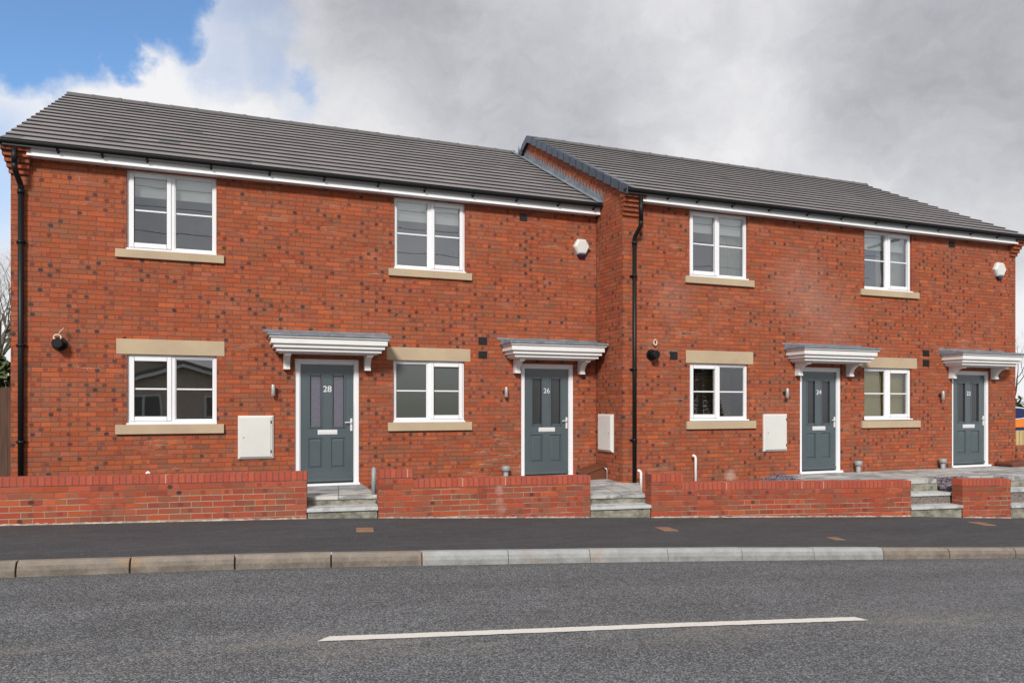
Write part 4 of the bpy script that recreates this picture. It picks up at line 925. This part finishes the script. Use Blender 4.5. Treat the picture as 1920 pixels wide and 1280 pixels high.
# brown meter boxes let into the ground
def meter_box(x0, x1, y0, y1, zb, zl, zr2, lab):
    H = lambda v: v+ZE; b = MB()
    b.prism([(x0+.03, H(zb)), (x1, H(zb)), (x1, H(zr2-.02)), (x0+.03, H(zl-.02))], 'y', y0+.02, y1)
    o = b.build('meter_box', M['brown'], bevel=.006); tag(o, lab, 'meter box', 'brown ground meter boxes')
    b = MB(); b.prism([(x0, H(zl-.045)), (x0, H(zl)), (x1, H(zr2+.0)), (x1, H(zr2-.035))], 'y', y0, y1); b.build('lid', M['brown'], o, bevel=.005)
    return o
o = meter_box(5.78, SC-.012, 11.48, DA-.02, -1.42, -1.150, -1.030, 'brown ground meter box with a sloping lid in the corner by door 26')
b = MB(); b.tube([(SC-.035, 11.44, ZE-1.30), (SC-.035, 11.44, ZE-1.14), (SC-.05, 11.45, ZE-1.10), (SC-.075, 11.47, ZE-1.09)], .011, 8); b.build('supply_pipe', M['steel'], o)
meter_box(15.20, 15.90, 10.55, DB-.02, -1.33, -1.20, -1.165, 'brown ground meter box right of door 22')
# neighbour's brick pier by the right gable
b = MB(); b.box(15.89, 19.0, 10.95, 11.17, ZE-2.4, ZE-.87); tag(b.build('boundary_wall', M['brickB']), 'low brick boundary wall running from the right gable', 'garden wall')
# pebble on the left garden wall
b = MB(); p = td(-2.40, DG+.08)
b.tube([(p[0]-.022, p[1], ZE-.886), (p[0]-.018, p[1], ZE-.872), (p[0], p[1], ZE-.862), (p[0]+.02, p[1], ZE-.874), (p[0]+.024, p[1], ZE-.888)], [.004, .014, .02, .014, .004], 8)
tag(b.build('pebble', M['whitepipe']), 'small white pebble lying on top of the left garden wall', 'pebble')

# ---------------------------------------------------------------- background left and right
b = MB(); rnd = random.Random(11)
fo = empty('timber_fence', (-5.5, 12.6, ZE-1.5), 'dark brown timber fence beside the left gable', 'fence')
for k in range(34):
    x = -2.95-.145*k; b.box(x-.07, x+.07, 12.58+.012*(k % 2), 12.60+.012*(k % 2), ZE-1.6, ZE+.245+rnd.uniform(-.006, .006))
b.build('boards', M['fencebrown'], fo)
for k in range(3):
    b = MB(); b.box(-3.1-k*2.0, -3.0-k*2.0, 12.625, 12.70, ZE-1.6, ZE+.27); b.build('fence_post', M['fencebrown'], fo)
fo = empty('timber_fence', (20, 14.5, ZE-2.4), 'pale new timber fence under the agents board at the right edge', 'fence')
b = MB()
for k in range(40):
    x = 16.3+.15*k; b.box(x-.062, x+.062, 14.5, 14.52, ZE-2.4, ZE-.69+rnd.uniform(-.01, .01))
b.box(16.2, 22.3, 14.525, 14.56, ZE-1.1, ZE-1.0); b.build('boards', M['fencepale'], fo)
for k in range(3):
    b = MB(); b.box(16.4+k*2.0, 16.5+k*2.0, 14.565, 14.66, ZE-2.4, ZE-.67); b.build('fence_post', M['fencepale'], fo)
# agents board
sx, sy = 17.72, 12.6
so = empty('agent_board', (sx+.6, sy, ZE-2.4), 'orange and navy estate agents board at the right edge of the picture', 'sign')
b = MB(); b.box(sx-.0, sx+1.2, sy, sy+.02, ZE-.535, ZE-.19); b.build('orange_panel', M['orange'], so)
b = MB(); b.box(sx-.0, sx+1.2, sy-.001, sy+.02, ZE-.615, ZE-.5355); b.build('navy_band', M['navy'], so)
b = MB(); b.prism([(sx+.52+.56*cos(k*pi/20), ZE-.185+.155*sin(k*pi/20)) for k in range(40)], 'y', sy-.016, sy-.006); b.build('oval_rim', M['upvc'], so)
b = MB(); b.prism([(sx+.52+.525*cos(k*pi/20), ZE-.185+.130*sin(k*pi/20)) for k in range(40)], 'y', sy-.022, sy-.0165); b.build('oval', M['navy'], so)
b = MB(); b.box(sx+.22, sx+.42, sy-.027, sy-.0225, ZE-.175, ZE-.11); b.build('white_mark', M['upvc'], so)
b = MB(); b.box(sx+1.22, sx+1.29, sy-.01, sy+.05, ZE-2.4, ZE+.07); b.build('post', M['fencepale'], so)

def bare_tree(x, y, zb, h, seed, label, lean=0, spread=.5, depth=7, grp='bare trees behind the houses'):
    rnd = random.Random(seed); tr = MB(); br = MB()
    root = empty('bare_tree', (x, y, zb), label, 'tree', grp)
    def grow(p, d, L, r, k):
        n = 3; pts = [p]; rs = [r]
        for i in range(n):
            d = (d+Vector((rnd.uniform(-.16, .16), rnd.uniform(-.16, .16), rnd.uniform(-.06, .12)))).normalized()
            p = p+d*L/n; pts.append(p); rs.append(r*(1-.32*(i+1)/n))
        (tr if k == 0 else br).tube(pts, rs, 7 if k < 2 else (5 if k < 4 else 3), caps=False)
        if k >= depth: return
        m_ = rnd.choice((2, 3, 3)) if k < depth-2 else 4
        for j in range(m_):
            a = rnd.uniform(0, 6.28); tilt = rnd.uniform(.3, .75)*(1 if k else .8)
            side = d.orthogonal().normalized(); side = Matrix.Rotation(a, 3, d) @ side
            nd = (d*cos(tilt)+side*sin(tilt)+Vector((0, 0, .08))).normalized()
            q = pts[-1] if j == 0 else pts[rnd.choice((2, 3))]
            grow(q, nd, L*rnd.uniform(.62, .82), rs[-1]*rnd.uniform(.6, .8), k+1)
    grow(Vector((x, y, zb)), Vector((lean, 0, 1)).normalized(), h*.28, h*.022, 0)
    tr.build('trunk', M['bark'], root, weld=False); br.build('crown', M['bark'], root, weld=False)
bare_tree(-6.9, 27, ZE-1.5, 8.0, 1, 'bare twiggy tree behind the brown fence at the left edge, nearer one', .05)
bare_tree(-8.6, 31, ZE-1.5, 8.6, 2, 'bare tree behind the hedge at the left edge, standing further back')
bare_tree(-9.6, 36, ZE-1.5, 8.6, 5, 'bare tree furthest back behind the brown fence')
bare_tree(27.2, 18, ZE-2.2, 5.6, 3, 'bare tree above the agents board at the right edge', -.05)
bare_tree(32.5, 21.0, ZE-2.2, 6.2, 4, 'bare tree furthest right behind the pale fence')
def foliage(name, x0, x1, y0, y1, z0, z1, n, seed, label, cat='hedge', s_=.10):
    rnd = random.Random(seed); o = empty(name, ((x0+x1)/2, (y0+y1)/2, z0), label, cat); b = MB()
    for i in range(n):
        x, y = rnd.uniform(x0, x1), rnd.uniform(y0, y1); top = z1+.22*sin(x*2.1+seed)+.16*sin(x*5.3)+.12*sin(y*4); z = z0+(top-z0)*rnd.random()**.55
        R = Matrix.Rotation(rnd.uniform(0, 6.3), 3, 'Z') @ Matrix.Rotation(rnd.uniform(-1.2, 1.2), 3, 'X'); q = s_*rnd.uniform(.5, 1.2)
        b.face([R @ Vector(c)*q+Vector((x, y, z)) for c in ((-.5, -1, 0), (.5, -1, 0), (.6, .3, .1), (0, 1, 0), (-.6, .3, .1))])
    b.build('leaves', M['leaf'], o, weld=False)
    b = MB()
    for k in range(max(3, int((x1-x0)*1.2))): xx = x0+(x1-x0)*(k+.5)/max(3, int((x1-x0)*1.2)); b.tube([(xx, (y0+y1)/2, z0), (xx+.1, (y0+y1)/2, z0+(z1-z0)*.7)], [.05, .02], 6)
    b.build('stems', M['bark'], o)
foliage('hedge', -11, -3.6, 15.2, 16.6, ZE-1.5, ZE+.72, 9000, 4, 'dark green hedge above the brown fence at the left edge')
foliage('hedge', 21, 30, 15.2, 16.4, ZE-2.3, ZE-.1, 5000, 8, 'green hedge behind the pale fence at the right edge')

# ---------------------------------------------------------------- the other side of the street, seen only in the glass
def bungalow(x0, x1, y0, y1, zb, eav, rdg, lab, gx=None):
    o = empty('bungalow', ((x0+x1)/2, (y0+y1)/2, zb), lab, 'house', 'bungalows across the street'); b = MB(); cy = (x0+x1)/2
    b.prism([(x0, zb), (x1, zb), (x1, zb+eav), (cy, zb+rdg), (x0, zb+eav)], 'y', y0, y1); b.build('wall', M['bung'], o)
    for s_ in (-1, 1):
        xe = x0-.35 if s_ < 0 else x1+.35; ze_ = zb+eav-.35*(rdg-eav)/((x1-x0)/2)
        b = MB(); b.prism([(xe, ze_+.03), (cy, zb+rdg+.03), (cy, zb+rdg+.20), (xe, ze_+.18)], 'y', y0-.3, y1+.3); r = b.build('roof', M['bungroof'], o)
        b = MB(); b.prism([(xe, ze_-.12), (cy, zb+rdg-.12), (cy, zb+rdg+.025), (xe, ze_+.025)], 'y', y1+.29, y1+.32); b.build('bargeboard', M['fascia'], o)
    for wx in (x0+(x1-x0)*.28, x0+(x1-x0)*.72):
        b = MB(); b.box(wx-.7, wx+.7, y1+.005, y1+.05, zb+.95, zb+1.9); w_ = b.build('window', M['upvc'], o)
        for s_ in (-1, 1): b = MB(); b.box(wx+s_*.33-.28, wx+s_*.33+.28, y1+.051, y1+.06, zb+1.02, zb+1.83); b.build('pane', M['bungdark'], w_)
ZB = ZE-1.45
bungalow(-11.0, .8, -34, -20, ZB, 2.6, 4.55, 'brick bungalow across the street, furthest back, with the widest roof')
bungalow(-5.6, 1.6, -19, -12.5, ZB, 2.2, 3.3, 'brick bungalow across the street with a white gable trim')
bungalow(7.5, 15.5, -23, -12.8, ZB, 2.4, 4.5, 'brick bungalow across the street opposite doors 26 and 24')
# conifer across the road
def conifer(x, y, zb, h, lab):
    rnd = random.Random(6); o = empty('conifer', (x, y, zb), lab, 'tree'); b = MB(); b.tube([(x, y, zb), (x, y, zb+h*.9)], [.16, .03], 8); b.build('trunk', M['bark'], o)
    b = MB()
    for i in range(9000):
        f_ = rnd.random()**.8; r = (1-f_)*h*.17*rnd.uniform(.3, 1)**.5; a = rnd.uniform(0, 6.3); p = Vector((x+r*cos(a), y+r*sin(a), zb+.4+f_*(h-.4)-r*.15)); q = .14*rnd.uniform(.6, 1.3)
        R = Matrix.Rotation(a, 3, 'Z') @ Matrix.Rotation(rnd.uniform(-.9, .9), 3, 'X')
        b.face([R @ Vector(c)*q+p for c in ((-1, -.4, 0), (1, -.4, 0), (.5, .5, .1), (-.5, .5, .1))])
    b.build('crown', M['leaf'], o, weld=False)
conifer(22.0, -9.0, ZE-2.4, 8.0, 'dark conifer across the street reflected beside the slatted blind')
# overhead cables between two poles, reflected in the upstairs glass
for k, (px_, lab) in enumerate(((-26, 'wooden pole carrying cables, left along the far side of the road'), (30, 'wooden pole carrying cables, right along the far side of the road'))):
    o = empty('utility_pole', (px_, -5.2, ZE-2.5), lab, 'pole', 'poles across the street')
    b = MB(); b.tube([(px_, -5.2, ZE-2.5), (px_, -5.2, ZE+8.6)], [.15, .11], 12); b.build('pole', M['bark'], o); b = MB(); b.box(px_-.06, px_+.06, -6.1, -4.3, ZE+7.9, ZE+8.02); b.build('crossarm', M['bark'], o)
for k in range(4):
    b = MB(); yy = -6.0+.55*k; h0 = (6.6, 7.4, 8.0, 8.5)[k]
    b.tube([(-26+56*i/24, yy, ZE+h0-.25*(1-(2*i/24-1)**2)+.35*(i/24-.5)*(k-1.2)) for i in range(25)], .011, 5)
    tag(b.build('overhead_cable', M['wire']), 'black overhead cable strung across the street, seen in the upstairs glass', 'cable', 'overhead cables')
